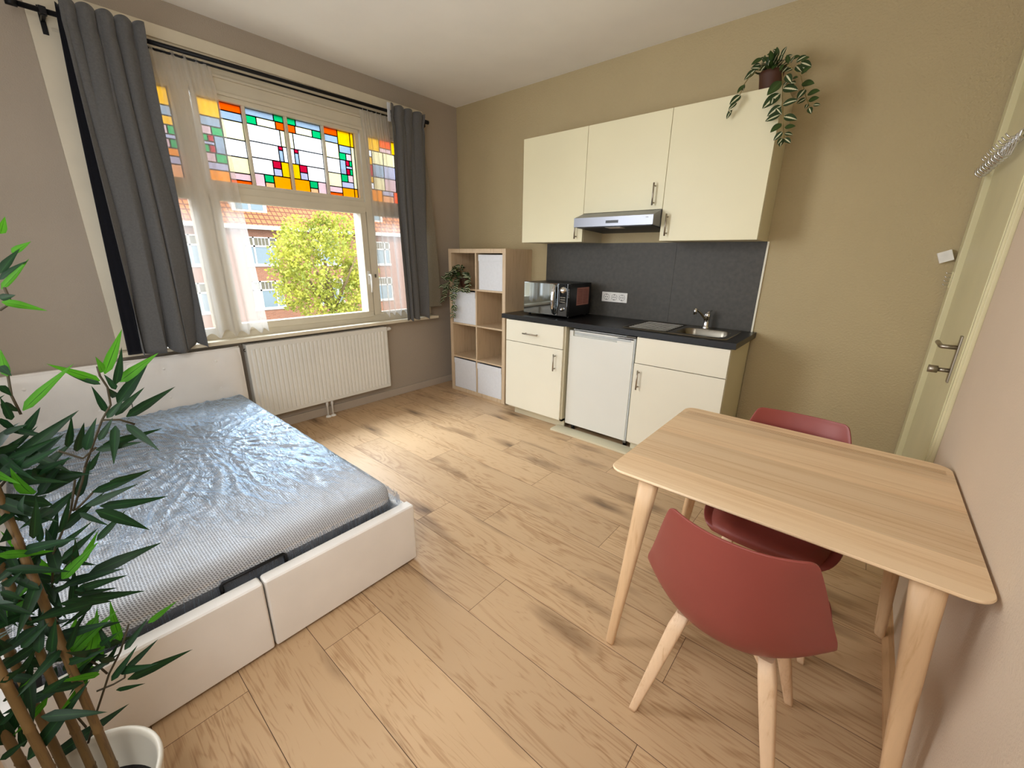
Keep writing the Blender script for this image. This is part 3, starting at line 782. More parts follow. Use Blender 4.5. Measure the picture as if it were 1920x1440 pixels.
b.build('rim', M['steel'], sk)
# deck around the bowl, then the drainer field
dk = (2.565, X1-.010, Y0+.010, Y1-.010)
def onrect(ang_pts, r):
    out = []
    ccx, ccy = cx, cy
    for (x, y, z) in ang_pts:
        dx, dy = x-ccx, y-ccy
        t = min(((r[1]-ccx)/dx if dx > 0 else (r[0]-ccx)/dx) if abs(dx) > 1e-6 else 9, ((r[3]-ccy)/dy if dy > 0 else (r[2]-ccy)/dy) if abs(dy) > 1e-6 else 9)
        out.append((ccx+dx*t, ccy+dy*t, WZ1+.004))
    return out
rr = rrect(cx, cy, .157, .145, .075, WZ1+.004)
b = MB(); b.rings([onrect(rr, dk), rr], 0, False)
b.build('deck', M['steel'], sk)
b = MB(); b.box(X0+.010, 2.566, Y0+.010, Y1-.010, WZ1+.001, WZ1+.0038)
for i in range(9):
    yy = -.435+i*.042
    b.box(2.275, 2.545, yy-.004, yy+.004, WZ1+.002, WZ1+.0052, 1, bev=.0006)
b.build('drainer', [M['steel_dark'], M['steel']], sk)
tp = thing('kitchen_tap', 'chrome mixer tap standing behind the sink bowl', 'tap', (2.70, -.085, WZ1+.004))
b = MB(); b.lathe([(.024, .0), (.024, .006), (.019, .012), (.018, .07), (.021, .075), (.021, .10), (.017, .108), (.0, .110)], (2.70, -.085, WZ1+.004), 20); b.build('body', M['chrome'], tp)
b = MB(); b.tube([(2.70, -.085, WZ1+.055), (2.692, -.11, WZ1+.075), (2.672, -.16, WZ1+.118), (2.655, -.205, WZ1+.142), (2.652, -.215, WZ1+.140)], .009, 12)
b.tube([(2.652, -.215, WZ1+.152), (2.652, -.215, WZ1+.108)], .0115, 14); b.build('spout', M['chrome'], tp)
b = MB(); b.tube([(2.70, -.085, WZ1+.11), (2.705, -.07, WZ1+.118), (2.715, -.045, WZ1+.126)], [.008, .007, .005], 8); b.build('lever', M['chrome'], tp)
# wall panel behind the worktop
b = MB(); b.box(1.203, 2.392, -.010, -.0005, WZ1, 1.522); b.box(2.3932, 2.978, -.010, -.0005, WZ1, 1.522)
structure(b.build('trim_3', M['splash']), 'charcoal splashback panel on the wall between worktop and wall cabinets', 'splashback')
b = MB(); b.box(2.979, 2.990, -.011, -.0005, WZ1, 1.522); structure(b.build('trim_4', M['cab']), 'narrow pale end strip at the right edge of the splashback', 'trim strip')

# socket strip
so = thing('power_socket', 'white triple wall socket on the charcoal splashback', 'socket', (1.925, -.01, 1.049))
b = MB(); b.box(1.809, 2.041, -.020, -.010, 1.049, 1.129, bev=.003); b.build('faceplate', M['white_plastic'], so)
for x in (1.854, 1.925, 1.996):
    b = MB(); b.lathe([(.026, 0), (.024, .001), (.023, -.006), (.0, -.006)], (0, 0, 0), 20)
    for v in b.bm.verts: v.co = Vector((x+v.co.x, -.0205-v.co.z, 1.089+v.co.y))
    f_ = b.build('outlet', M['screw'], so)
    b = MB()
    for dx, dz in ((-.009, 0), (.009, 0), (0, .019), (0, -.019)): b.box(x+dx-.003, x+dx+.003, -.0235, -.0205, 1.089+dz-.003, 1.089+dz+.003)
    b.build('pin_hole', M['black'], f_)

# fridge
fr_ = thing('undercounter_fridge', 'white freestanding mini fridge under the black worktop', 'fridge', (2.085, -.26, 0))
b = MB(); b.box(1.815, 2.362, -.455, -.03, .045, .862, bev=.004); b.build('body', M['fridge'], fr_)
b = MB()
b.box(1.812, 2.352, -.502, -.460, .066, .815, bev=.006); b.box(1.812, 2.352, -.485, -.460, .812, .856, bev=.004)
b.box(1.812, 1.845, -.502, -.480, .81, .857, bev=.004); b.box(2.22, 2.352, -.502, -.480, .81, .857, bev=.004); b.box(1.90, 2.352, -.502, -.480, .842, .857, bev=.003)
d_ = b.build('door', M['fridge'], fr_)
MB().box(1.86, 2.33, -.5035, -.500, .828, .846, bev=.002).build('handle_recess', M['fridge_trim'], d_)
MB().box(2.353, 2.364, -.500, -.460, .066, .858, bev=.002).build('door_edge_strip', M['fridge_trim'], fr_)
MB().box(2.29, 2.362, -.50, -.44, .862, .872, bev=.003).build('hinge_cover', M['screw'], fr_)
for x in (1.85, 2.33):
    for y in (-.43, -.08):
        b = MB(); b.tube([(x, y, 0), (x, y, .046)], .016, 12); b.build('foot', M['black'], fr_)
MB().box(2.335, 2.36, -.49, -.455, .045, .066, bev=.002).build('lower_hinge', M['screw'], fr_)
pb = MB().box(1.722, 2.419, -.585, -.468, 0, .016, bev=.002)
pb2 = pb.build('plinth_board', M['cab_edge'])
tag(pb2, 'loose cream plinth board lying on the floor under the fridge front', 'board')

# ------------------------------------------------------------------ wall cabinets and hood
UF = -.312
def wall_unit(name, x0, x1, z0, z1, label, hx, hz, hl=.14):
    t = thing(name, label, 'wall cabinet', ((x0+x1)/2, -.15, z0))
    b = MB(); y0 = UF+.018
    b.box(x0, x0+.016, y0, -.001, z0, z1); b.box(x1-.016, x1, y0, -.001, z0, z1)
    b.box(x0+.016, x1-.016, y0, -.001, z0, z0+.016); b.box(x0+.016, x1-.016, y0, -.001, z1-.016, z1); b.box(x0+.016, x1-.016, -.008, -.001, z0+.016, z1-.016)
    b.build('carcass', M['cab_edge'], t)
    d = MB().box(x0+.0015, x1-.0015, UF, UF+.017, z0+.001, z1-.001, bev=.0015).build('door', M['cab_up'], t)
    handle(d, (hx, UF, hz), 'z', hl)
    return t
wall_unit('wall_cabinet', 1.1465, 1.7544, 1.522, 2.323, 'leftmost cream wall cabinet, its handle beside the extractor hood', 1.700, 1.615)
wall_unit('wall_cabinet', 1.7544, 2.3712, 1.727, 2.323, 'short cream wall cabinet directly above the extractor hood', 2.306, 1.822)
wall_unit('wall_cabinet', 2.3712, 2.975, 1.522, 2.323, 'rightmost cream wall cabinet with a trailing plant on top', 2.416, 1.623)
hd = thing('extractor_hood', 'slim grey extractor hood under the short wall cabinet', 'extractor hood', (2.063, -.22, 1.60))
b = MB(); b.prism([(-.002, 1.726), (-.312, 1.726), (-.445, 1.684), (-.445, 1.622), (-.002, 1.600)], 'x', 1.7575, 2.3695); b.build('housing', M['hood'], hd)
b = MB(); b.prism([(-.02, 1.6005), (-.425, 1.6205), (-.425, 1.6165), (-.02, 1.5965)], 'x', 1.775, 2.352); b.build('filter', M['hood_dark'], hd)
b = MB(); b.prism([(-.33, 1.616), (-.41, 1.620), (-.41, 1.615), (-.33, 1.611)], 'x', 2.0, 2.12); b.build('lamp_cover', M['white_plastic'], hd)
MB().box(2.023, 2.119, -.4475, -.4445, 1.641, 1.659, bev=.001).build('control_slot', M['black'], hd)
MB().box(2.318, 2.335, -.4465, -.4445, 1.667, 1.671).build('badge', M['screw'], hd)

# ------------------------------------------------------------------ microwave
mw = thing('microwave', 'black microwave with mirrored door on the left end of the worktop', 'microwave', (1.515, -.25, WZ1))
MB().box(1.287, 1.732, -.410, -.08, .940, 1.203, bev=.005).build('casing', M['black'], mw)
d_ = MB().box(1.287, 1.640, -.440, -.412, .944, 1.201, bev=.004).build('door', M['mirror'], mw)
b = MB(); hp = [(1.612, -.440, 1.192), (1.612, -.456, 1.180), (1.612, -.472, 1.13), (1.612, -.476, 1.075), (1.612, -.472, 1.02), (1.612, -.456, .970), (1.612, -.440, .958)]
b.tube(hp, [.010, .013, .016, .017, .016, .013, .010], 12); b.build('handle', M['chrome'], d_)
cp = MB().box(1.642, 1.732, -.440, -.412, .944, 1.201, bev=.004).build('control_panel', M['black_glass'], mw)
def knob(x, z, r):
    b = MB(); b.lathe([(r*1.15, 0), (r*1.15, .004), (r, .006), (r*.92, .02), (0, .022)], (0, 0, 0), 24)
    for v in b.bm.verts: v.co = Vector((x+v.co.x, -.440-v.co.z, z+v.co.y))
    b.build('knob', M['chrome'], cp)
knob(1.688, 1.150, .026); knob(1.686, 1.000, .014)
for z in (1.095, 1.077, 1.059):
    MB().box(1.664, 1.71, -.4425, -.4395, z-.004, z+.004, bev=.001).build('button', M['steel'], cp)
lb = MB().box(1.7315, 1.7335, -.300, -.112, 1.025, 1.168)
lb2 = lb.build('warning_label', M['paper'], mw)
b = MB()
for i in range(9):
    z = 1.04+i*.0135
    b.box(1.7334, 1.7339, -.290, -.215, z, z+.004); b.box(1.7334, 1.7339, -.205, -.122, z, z+.004)
b.build('printed_lines', plain('label_print', '#7a443c', .7), lb2)
for x in (1.31, 1.71):
    for y in (-.38, -.12):
        b = MB(); b.tube([(x, y, WZ1), (x, y, .942)], .012, 10); b.build('foot', M['black'], mw)

# ------------------------------------------------------------------ shelf unit and its boxes
KX, KD = .2504, -.383
ks = thing('cube_shelf', 'pale oak cube shelf with eight compartments standing beside the kitchen', 'shelf unit', (KX+.385, -.19, 0))
b = MB(); T, t, c = .038, .016, .335
kx1 = KX+.77
b.box(KX, KX+T, KD, -.002, 0, 1.47, bev=.0012); b.box(kx1-T, kx1, KD, -.002, 0, 1.47, bev=.0012)
b.box(KX+T, kx1-T, KD, -.002, 1.47-T, 1.47, bev=.001); b.box(KX+T, kx1-T, KD, -.002, 0, T, bev=.001)
b.build('outer_frame', M['kallax'], ks)
kz = [T + i*(1.47-2*T+t)/4 for i in range(4)]; ch = (1.47-2*T+t)/4 - t
for i in range(1, 4): MB().box(KX+T, kx1-T, KD+.002, -.002, kz[i]-t, kz[i], bev=.0008).build('shelf', M['kallax'], ks)
xm = KX+.385
for i in range(4): MB().box(xm-t/2, xm+t/2, KD+.003, -.002, kz[i]+.0002, kz[i]+ch-.0002).build('divider', M['kallax'], ks)
b = MB(); b.box(KX+T, xm-t/2, -.006, -.002, T, 1.43); 
kb = MB().box(.20, .22, 0, .01, 0, .01)
kb.bm.free(); b.bm.free()
def storage_box(x0, x1, z0, label, yf=KD+.008):
    y1 = -.03; z1 = z0+.322; t_ = .004
    o = thing('storage_box', label, 'storage box', ((x0+x1)/2, (yf+y1)/2, z0), 'white boxes in the cube shelf')
    b = MB(); b.box(x0, x1, yf, yf+t_, z0+.0005, z1, bev=.001); b.box(x0, x1, y1-t_, y1, z0+.0005, z1); b.box(x0, x0+t_, yf+t_, y1-t_, z0+.0005, z1)
    b.box(x1-t_, x1, yf+t_, y1-t_, z0+.0005, z1); b.box(x0, x1, yf+t_, y1-t_, z0+.0005, z0+.005)
    b.build('body', M['box_white'], o)
    b = MB(); b.box(x0-.0005, x1+.0005, yf-.006, yf, z1-.058, z1, bev=.001); b.build('hem_band', M['box_white'], o)
L0, L1, R0, R1 = KX+T+.006, xm-t/2-.006, xm+t/2+.004, kx1-T-.002
storage_box(R0+.026, R1, kz[3], 'white storage box in the top right compartment of the shelf')
storage_box(L0, L1, kz[2], 'white storage box in the left column, under the trailing plant')
storage_box(L0, L1-.004, kz[0], 'white storage box in the bottom left compartment of the shelf')
storage_box(R0, R1-.006, kz[0], 'white storage box in the bottom right compartment of the shelf', KD+.004)

# ------------------------------------------------------------------ trailing plants
def trailing(stems, rnd_, fol, step=.028, size=(.035, .055), mix=.35):
    for st in stems:
        for a, c in zip(st, st[1:]):
            a = Vector(a); c = Vector(c); n = max(1, int((c-a).length/step))
            for k in range(n):
                p = a.lerp(c, (k+rnd_.random()*.5)/n)
                for s in (-1, 1):
                    L = rnd_.uniform(*size)
                    d = Vector((s*rnd_.uniform(.5, 1), rnd_.uniform(-.6, -.1), rnd_.uniform(-.7, .3))).normalized()
                    fol.leaf(p, p+d*L, L*.48, (rnd_.uniform(-.3, .3), -1, .4), .05, 0 if rnd_.random() > mix else 1, 6, .2, 'oval')
TPL = [(2.961,-0.343,2.329,2.906,-0.365,2.268),(2.975,-0.344,2.295,3.053,-0.372,2.261),(2.966,-0.345,2.27,2.895,-0.373,2.204),(2.939,-0.359,2.251,2.937,-0.373,2.212),(2.987,-0.341,2.216,3.061,-0.361,2.218),(2.982,-0.342,2.211,2.92,-0.345,2.169),(2.984,-0.351,2.166,2.917,-0.358,2.143),(2.962,-0.349,2.201,2.995,-0.366,2.161),(3.007,-0.36,2.152,3.074,-0.366,2.122),(3,-0.354,2.12,2.958,-0.382,2.077),(3.017,-0.345,2.101,3.069,-0.349,2.098),(3.011,-0.344,2.081,2.974,-0.348,2.042),(3.023,-0.348,2.07,3.064,-0.351,2.057),(3.02,-0.36,2.045,3.003,-0.386,2.01),(3.029,-0.356,2.044,3.064,-0.362,2.014),(3.019,-0.34,2.045,3.015,-0.367,2.002),(3.036,-0.284,2.366,3.084,-0.313,2.376),(3.048,-0.279,2.316,3.11,-0.3,2.298),(3.07,-0.286,2.284,3.045,-0.314,2.236),(3.084,-0.276,2.261,3.142,-0.305,2.258),(3.093,-0.272,2.23,3.142,-0.281,2.233),(3.081,-0.283,2.241,3.041,-0.288,2.221),(3.121,-0.287,2.202,3.155,-0.289,2.195),(3.104,-0.284,2.194,3.123,-0.302,2.156),(3.095,-0.29,2.21,3.091,-0.31,2.183),(2.851,-0.213,2.459,2.874,-0.223,2.521),(2.824,-0.204,2.488,2.829,-0.218,2.52),(2.814,-0.214,2.507,2.765,-0.228,2.483),(2.808,-0.206,2.483,2.766,-0.208,2.477),(2.875,-0.2,2.469,2.88,-0.201,2.529),(2.907,-0.205,2.472,2.924,-0.23,2.506),(2.913,-0.22,2.493,2.937,-0.243,2.525),(2.889,-0.213,2.493,2.885,-0.23,2.54),(2.954,-0.22,2.449,2.939,-0.221,2.492),(2.963,-0.216,2.451,2.985,-0.245,2.466),(2.99,-0.216,2.449,3.041,-0.239,2.458),(3.023,-0.271,2.428,3.064,-0.3,2.426),(2.993,-0.213,2.43,3.026,-0.224,2.391),(3.026,-0.28,2.418,3.082,-0.303,2.379),(2.955,-0.218,2.434,2.933,-0.24,2.402),(2.982,-0.204,2.424,2.944,-0.23,2.406),(2.981,-0.354,2.351,3.018,-0.383,2.298),(3.014,-0.353,2.329,3.04,-0.363,2.324),(2.992,-0.343,2.322,2.98,-0.37,2.295),(3.006,-0.348,2.31,3.036,-0.376,2.294),(2.788,-0.209,2.459,2.741,-0.218,2.418),(2.805,-0.349,2.4,2.774,-0.354,2.37),(2.815,-0.218,2.458,2.764,-0.223,2.469),(2.843,-0.206,2.475,2.822,-0.236,2.436),(2.861,-0.217,2.518,2.837,-0.218,2.517),(2.891,-0.2,2.516,2.864,-0.216,2.537),(2.93,-0.212,2.48,2.968,-0.219,2.485),(2.779,-0.343,2.352,2.752,-0.368,2.308),(2.78,-0.351,2.342,2.779,-0.364,2.315),(2.77,-0.359,2.298,2.724,-0.386,2.253),(2.754,-0.359,2.265,2.72,-0.374,2.231),(2.726,-0.343,2.234,2.709,-0.347,2.192),(2.719,-0.345,2.234,2.735,-0.374,2.211),(2.862,-0.207,2.482,2.826,-0.231,2.503),(2.928,-0.218,2.451,2.921,-0.231,2.415),(2.895,-0.217,2.459,2.881,-0.242,2.428),(2.967,-0.214,2.47,3.007,-0.228,2.467),(3.034,-0.27,2.404,3.063,-0.296,2.36),(2.828,-0.2,2.508,2.797,-0.214,2.507)]
TPS = [[(2.924,-0.2,2.438),(2.969,-0.335,2.307),(2.979,-0.335,2.244),(2.996,-0.335,2.167),(3.009,-0.335,2.107),(3.021,-0.335,2.053)],[(2.949,-0.2,2.452),(2.986,-0.27,2.404),(3.036,-0.27,2.355),(3.058,-0.27,2.298),(3.083,-0.27,2.24),(3.105,-0.27,2.201)],[(2.824,-0.2,2.481),(2.818,-0.23,2.454),(2.776,-0.26,2.415),(2.772,-0.335,2.356),(2.759,-0.335,2.311),(2.737,-0.335,2.283),(2.713,-0.335,2.246),(2.705,-0.335,2.215)]]
t1 = thing('trailing_plant', 'trailing variegated plant in a brown pot on top of the rightmost wall cabinet', 'plant', (2.87, -.17, 2.323), 'trailing variegated plants')
b = MB(); b.lathe([(.0, 0), (.046, 0), (.050, .004), (.062, .10), (.066, .118), (.061, .118), (.057, .10), (0, .10)], (2.868, -.165, 2.3235), 24); b.build('pot', M['terracotta'], t1)
b = MB()
for st in TPS:
    b.tube([(2.868, -.165, 2.42)] + st, .0022, 6)
b.build('stem', M['vine_stem'], t1)
fol = MB(); r_ = random.Random(2)
for i, l in enumerate(TPL):
    bs, tp_ = Vector(l[:3]), Vector(l[3:])
    L = (tp_-bs).length
    fol.leaf(bs, tp_, L*r_.uniform(.50, .62), (r_.uniform(-.3, .3), -1, .35), .04, 1 if (i in (0, 16, 17, 19, 20, 26) or r_.random() < .25) else 0, 7, .18, 'oval')
for i in range(64):
    a = r_.uniform(0, 2*PI); p = Vector((2.868, -.165, 2.43)) + Vector((math.cos(a)*r_.uniform(.01, .06), math.sin(a)*r_.uniform(.01, .06), r_.uniform(0, .05)))
    d = Vector((math.cos(a), math.sin(a)*.9, r_.uniform(-.2, 1.0))).normalized(); L = r_.uniform(.04, .065)
    q = p+d*L
    if q.y > -.02: q.y = -.02
    fol.leaf(p, q, L*.45, (0, -.6, 1), .06, 1 if r_.random() < .4 else 0, 6, .2, 'oval')
fol.build('foliage', [M['leaf_cream'], M['leaf_green']], t1, recalc=False)

KS = [[(0.281,-0.34,1.258),(0.318,-0.42,1.201),(0.281,-0.42,1.123),(0.214,-0.42,1.007),(0.194,-0.42,0.949)],[(0.345,-0.34,1.178),(0.389,-0.42,1.096),(0.369,-0.42,1.018),(0.365,-0.42,0.934),(0.358,-0.42,0.849),(0.343,-0.42,0.791)],[(0.461,-0.34,1.242),(0.584,-0.42,1.212),(0.59,-0.42,1.139),(0.557,-0.42,1.057)],[(0.399,-0.34,1.31),(0.371,-0.42,1.267),(0.259,-0.42,1.204),(0.206,-0.42,1.174)],[(0.318,-0.34,1.121),(0.279,-0.42,1.095),(0.185,-0.42,1.118)],[(0.375,-0.34,1.08),(0.526,-0.42,1.087),(0.573,-0.42,1.064)]]
t2 = thing('trailing_plant', 'trailing variegated plant in a small pot in the top left shelf compartment', 'plant', (.365, -.26, kz[3]), 'trailing variegated plants')
b = MB(); b.lathe([(.0, 0), (.040, 0), (.043, .004), (.052, .085), (.055, .098), (.050, .098), (.047, .085), (0, .085)], (.365, -.27, kz[3]+.0005), 24); b.build('pot', M['terracotta'], t2)
b = MB(); KC = Vector((.365, -.27, kz[3]+.09))
KS = [[tuple(Vector(p) if p[2] > kz[3]+.01 else Vector((p[0], min(p[1], -.415), p[2]))) for p in st] for st in KS]
for st in KS: b.tube([tuple(KC), (st[0][0]*.5+KC.x*.5, -.33, KC.z+.05)] + st, .0018, 6)
b.build('stem', M['vine_stem'], t2)
fol = MB(); r_ = random.Random(8)
trailing(KS, r_, fol, .024, (.042, .070), .12)
for i in range(80):
    a = r_.uniform(0, 2*PI); q = Vector((.34+r_.uniform(-.05, .09), -.34+r_.uniform(-.07, .05), kz[3]+.10+r_.uniform(-.02, .10)))
    d = Vector((math.cos(a), -abs(math.sin(a))*.8, r_.uniform(-.5, .6))).normalized(); L = r_.uniform(.042, .066)
    fol.leaf(q, q+d*L, L*.45, (0, -.6, 1), .06, 1 if r_.random() < .2 else 0, 6, .2, 'oval')
for v in fol.bm.verts:
    if v.co.y > KD-.01 and v.co.x < KX+T+.004: v.co.x = KX+T+.004
fol.build('foliage', [M['leaf_cream'], M['leaf_green']], t2, recalc=False)

# ------------------------------------------------------------------ bed
bed = thing('bed_frame', 'white leatherette bed frame with button headboard against the window wall', 'bed', (1.1, -2.92, 0))
BR, BL, BX = -2.292, -3.545, 2.155
b = MB(); b.box(BX-.055, BX, -2.925, BR, .012, .303, bev=.014, seg=3); b.build('foot_panel', M['leatherette'], bed)
b = MB(); b.box(BX-.055, BX, BL, -2.931, .012, .303, bev=.014, seg=3); b.build('foot_panel', M['leatherette'], bed)
b = MB(); b.box(.13, BX-.056, BR-.038, BR, .012, .285, bev=.010, seg=3); b.build('side_rail', M['leatherette'], bed)
b = MB(); b.box(.13, BX-.056, BL, BL+.038, .012, .285, bev=.010, seg=3); b.build('side_rail', M['leatherette'], bed)
def pad(y0, y1):
    b = MB(); nx, nz = 30, 24; x1 = .112
    btn = [(y0+(y1-y0)*u, .46+.2*v) for v in (0, 1) for u in ((.30, .75) if v else (.3, .75))]
    R = []
    for j in range(nz+1):
        z = .0125+(.742-.0125)*j/nz; row = []
        for i in range(nx+1):
            y = y0+(y1-y0)*i/nx
            e = min(i, nx-i)/nx; ez = (nz-j)/nz
            x = x1 - .022*math.exp(-e*30) - .025*math.exp(-ez*26)
            for (by, bz) in btn: x -= .012*math.exp(-((y-by)**2+(z-bz)**2)/(.03**2)) 
            row.append((x, y, z))
        R.append(row)
    b.rings(R, 0, True, False)
    b.box(.022, .095, y0+.002, y1-.002, .012, .735, bev=.006)
    o = b.build('headboard', M['leatherette'], bed)
    for (by, bz) in btn:
        bb = MB(); bb.lathe([(.010, 0), (.008, .004), (0, .005)], (0, 0, 0), 12)
        for v in bb.bm.verts: v.co = Vector((x1-.013+v.co.z, by+v.co.x, bz+v.co.y))
        bb.build('button', M['leatherette'], o)
pad(-2.952, -2.298); pad(-3.545, -2.956)
b = MB(); b.box(.14, BX-.06, BL+.04, BR-.04, .16, .20); b.build('mattress_base', M['liner'], bed)
b = MB(); pts = [(2.085, -3.035, .20), (2.092, -3.035, .325), (2.092, -3.030, .333), (2.092, -2.834, .333), (2.092, -2.829, .325), (2.085, -2.829, .20)]
b.tube(pts, .006, 8); b.build('mattress_stop', M['black_metal'], bed)
for (x, y) in ((.2, -2.34), (.2, -3.5), (2.05, -2.34), (2.05, -3.5)):
    MB().box(x-.02, x+.02, y-.02, y+.02, 0, .16).build('leg', M['black'], bed)
# mattress
MX0, MX1, MY0, MY1, MZ0, MZ1 = .125, 2.072, -3.498, -2.338, .205, .392
mt = thing('mattress', 'grey honeycomb knit mattress still wrapped in clear plastic on the bed frame', 'mattress', (1.1, -2.92, MZ0))
def rbox_rings(x0, x1, y0, y1, prof, r, nseg=8):
    cx, cy, hx, hy = (x0+x1)/2, (y0+y1)/2, (x1-x0)/2, (y1-y0)/2
    return [rrect(cx, cy, hx-d, hy-d, max(.005, r-d), z, nseg) for d, z in prof]
b = MB()
prof = [(.02, MZ0), (.004, MZ0+.012), (0, MZ0+.03), (0, MZ1-.05), (.004, MZ1-.03), (.014, MZ1-.012), (.032, MZ1-.002), (.06, MZ1)]
b.rings(rbox_rings(MX0, MX1, MY0, MY1, prof, .07), 0, True, True, True, True)
b.build('knit_cover', M['mattress'], mt)
b = MB(); prof = [(-.001, MZ0+.01), (-.003, MZ0+.02), (-.003, MZ1-.082), (-.001, MZ1-.075)]
b.rings(rbox_rings(MX0, MX1, MY0, MY1, prof, .07), 0, True, True)
b.build('side_band', M['liner'], mt)
# plastic wrap: a wrinkled skin over the top
b = MB(); NX, NY = 250, 170; R = []
for j in range(NY+1):
    v = j/NY; row = []
    for i in range(NX+1):
        u = i/NX
        x = MX0-.004+(MX1-MX0+.008)*u; y = MY0-.004+(MY1-MY0+.008)*v
        ex = min(x-MX0, MX1-x); ey = min(y-MY0, MY1-y); e = max(0.0, min(ex, ey))
        z = MZ1+.004
        rr_ = .05
        if e < rr_: z -= .05*(1-math.sqrt(max(0, 1-((rr_-e)/rr_)**2)))
        P = Vector((x*5, y*9, 0)); wr = noise.noise(P)*.5 + noise.noise(P*2.7+Vector((3, 1, 0)))*.3
        dx_, dy_ = x-.95, y+2.80
        th = math.atan2(dy_, dx_); rr2 = math.hypot(dx_, dy_)
        def ridge(q): return (1-min(1, abs(noise.noise(q))*2.2))**3
        fan = ridge(Vector((th*4.2+.5*noise.noise(Vector((x*2, y*2, 5))), rr2*1.1, 1)))*min(1, rr2/.35)
        fan2 = ridge(Vector((th*9+.8*noise.noise(Vector((x*3, y*3, 7))), rr2*1.6, 4)))*min(1, rr2/.5)
        cru = ridge(Vector((x*9, y*11, 2)))*math.exp(-(rr2/.75)**2)
        k = min(1, e/.05)
        z += k*(.004*abs(wr) + .010*fan + .007*fan2 + .009*cru)
        row.append((x, y, z))
    R.append(row)
b.rings(R, 0, True, False)
# loose skirt of plastic hanging down at the foot end
S = []
for j in range(9):
    v = j/8; row = []
    for i in range(101):
        u = i/100; y = MY0+.05+(MY1-MY0-.03)*u
        row.append((MX1+.006+.012*v+.004*math.sin(y*60+3*math.sin(y*9))*v, y + .003*math.sin(v*9+y*40), MZ1-.052-.125*v))
    S.append(row)
b.rings(S, 0, True, False)
# scrunched corner that sticks out at the right of the foot
S = []
for j in range(13):
    v = j/12; row = []
    for i in range(17):
        a = i/16
        x = MX1-.05+.10*a; y = MY1-.01+.036*math.sin(a*PI)*(.4+.6*v) + .006*math.sin(a*23+v*11)
        z = MZ1-.03-.10*v + .010*math.sin(a*17+v*5)
        row.append((min(x, 2.095), y, max(z, .30)))
    S.append(row)
b.rings(S, 0, True, False)
b.build('plastic_wrap', M['wrap'], mt, recalc=False)

# ------------------------------------------------------------------ table
tb = thing('dining_table', 'small pale ash dining table pushed against the right wall', 'table', (3.45, -1.72, 0))
TX0, TX1, TY0, TY1 = 3.012, W-.006, -2.112, -1.326
def tring(d, z, r=.045): return rrect((TX0+TX1)/2, (TY0+TY1)/2, (TX1-TX0)/2-d, (TY1-TY0)/2-d, r, z, 8)
b = MB(); b.rings([tring(.075, .712), tring(.012, .724), tring(.001, .732), tring(0, .736), tring(.0015, .740)], 0, False, True, True, True)
b.build('tabletop', M['veneer'], tb, auto=math.radians(35))
b = MB()
for y, w in ((-1.386, .002), (-1.394, .0015), (-1.402, .002), (-1.410, .0015), (-1.418, .0015), (-1.905, .001), (-1.800, .001), (-1.64, .0008)):
    b.quad((TX0+.02, y-w/2, .7403), (TX1-.02, y-w/2, .7403), (TX1-.02, y+w/2, .7403), (TX0+.02, y+w/2, .7403))
b.build('grain_line', M['veneer_dark'], tb)
b = MB()
b.box(TX0+.15, TX1-.15, TY0+.20, TY0+.218, .685, .714); b.box(TX0+.15, TX1-.15, TY1-.218, TY1-.20, .685, .714)
b.box(TX0+.15, TX0+.168, TY0+.218, TY1-.218, .685, .714); b.box(TX1-.168, TX1-.15, TY0+.218, TY1-.218, .685, .714)
b.build('apron', M['ash_leg'], tb)
for (x, y, sx, sy) in ((TX0+.060, TY0+.032, -1, -1), (TX1-.032, TY0+.032, 1, -1), (TX0+.060, TY1-.032, -1, 1), (TX1-.032, TY1-.032, 1, 1)):
    b = MB(); R = []
    for z, h in ((0, .014), (.01, .0165), (.35, .023), (.60, .030), (.716, .034)):
        ring = []
        dx = -sx*.065*(z/.716); dy = -sy*.030*(z/.716)
        for k in range(24):
            a = 2*PI*k/24; c_, s_ = math.cos(a), math.sin(a)
            e = 2/3.2
            px, py = math.copysign(abs(c_)**e, c_)*h, math.copysign(abs(s_)**e, s_)*h
            # cut the inner corner like a rounded triangle
            q = (px*-sx + py*-sy)/1.414
            if q > h*.55: px -= -sx*(q-h*.55)/1.414; py -= -sy*(q-h*.55)/1.414
            ring.append((x+dx+px, y+dy+py, z))
        R.append(ring)
    b.rings(R, 0, True, True, True, True); b.build('leg', M['ash_leg'], tb)

# ------------------------------------------------------------------ chairs
ST = [(.236, .422, .165, -.02, .0), (.228, .440, .195, -.02, .004), (.15, .432, .218, 0, .028), (.05, .416, .228, 0, .05), (-.04, .408, .232, .006, .076), (-.11, .412, .234, .03, .098),
      (-.163, .434, .233, .062, .100), (-.198, .478, .229, .090, .078), (-.220, .540, .220, .102, .044), (-.234, .612, .206, .094, .020), (-.245, .680, .190, .080, .012),
      (-.254, .738, .175, .064, .008), (-.261, .780, .162, .050, .008), (-.263, .795, .154, .044, .008), (-.264, .803, .142, .036, .006)]
def cr(a, b_, c, d, t): return .5*((2*b_)+(-a+c)*t+(2*a-5*b_+4*c-d)*t*t+(-a+3*b_-3*c+d)*t**3)
def shell_pt(t, s, off=0):
    n = len(ST)-1; x = max(0, min(n-1e-6, t*n)); i = int(x); f = x-i
    P = [ST[max(0, min(n, i+k))] for k in (-1, 0, 1, 2)]
    yc, zc, w, ey, ez = [cr(P[0][q], P[1][q], P[2][q], P[3][q], f) for q in range(5)]
    a = abs(s)**2.2
    return Vector((w*s, yc+ey*a, zc+ez*a-.010))
def shell_n(t, s):
    e = .01
    du = shell_pt(min(1, t+e), s)-shell_pt(max(0, t-e), s); dv = shell_pt(t, s+e)-shell_pt(t, s-e)
    return du.cross(dv).normalized()
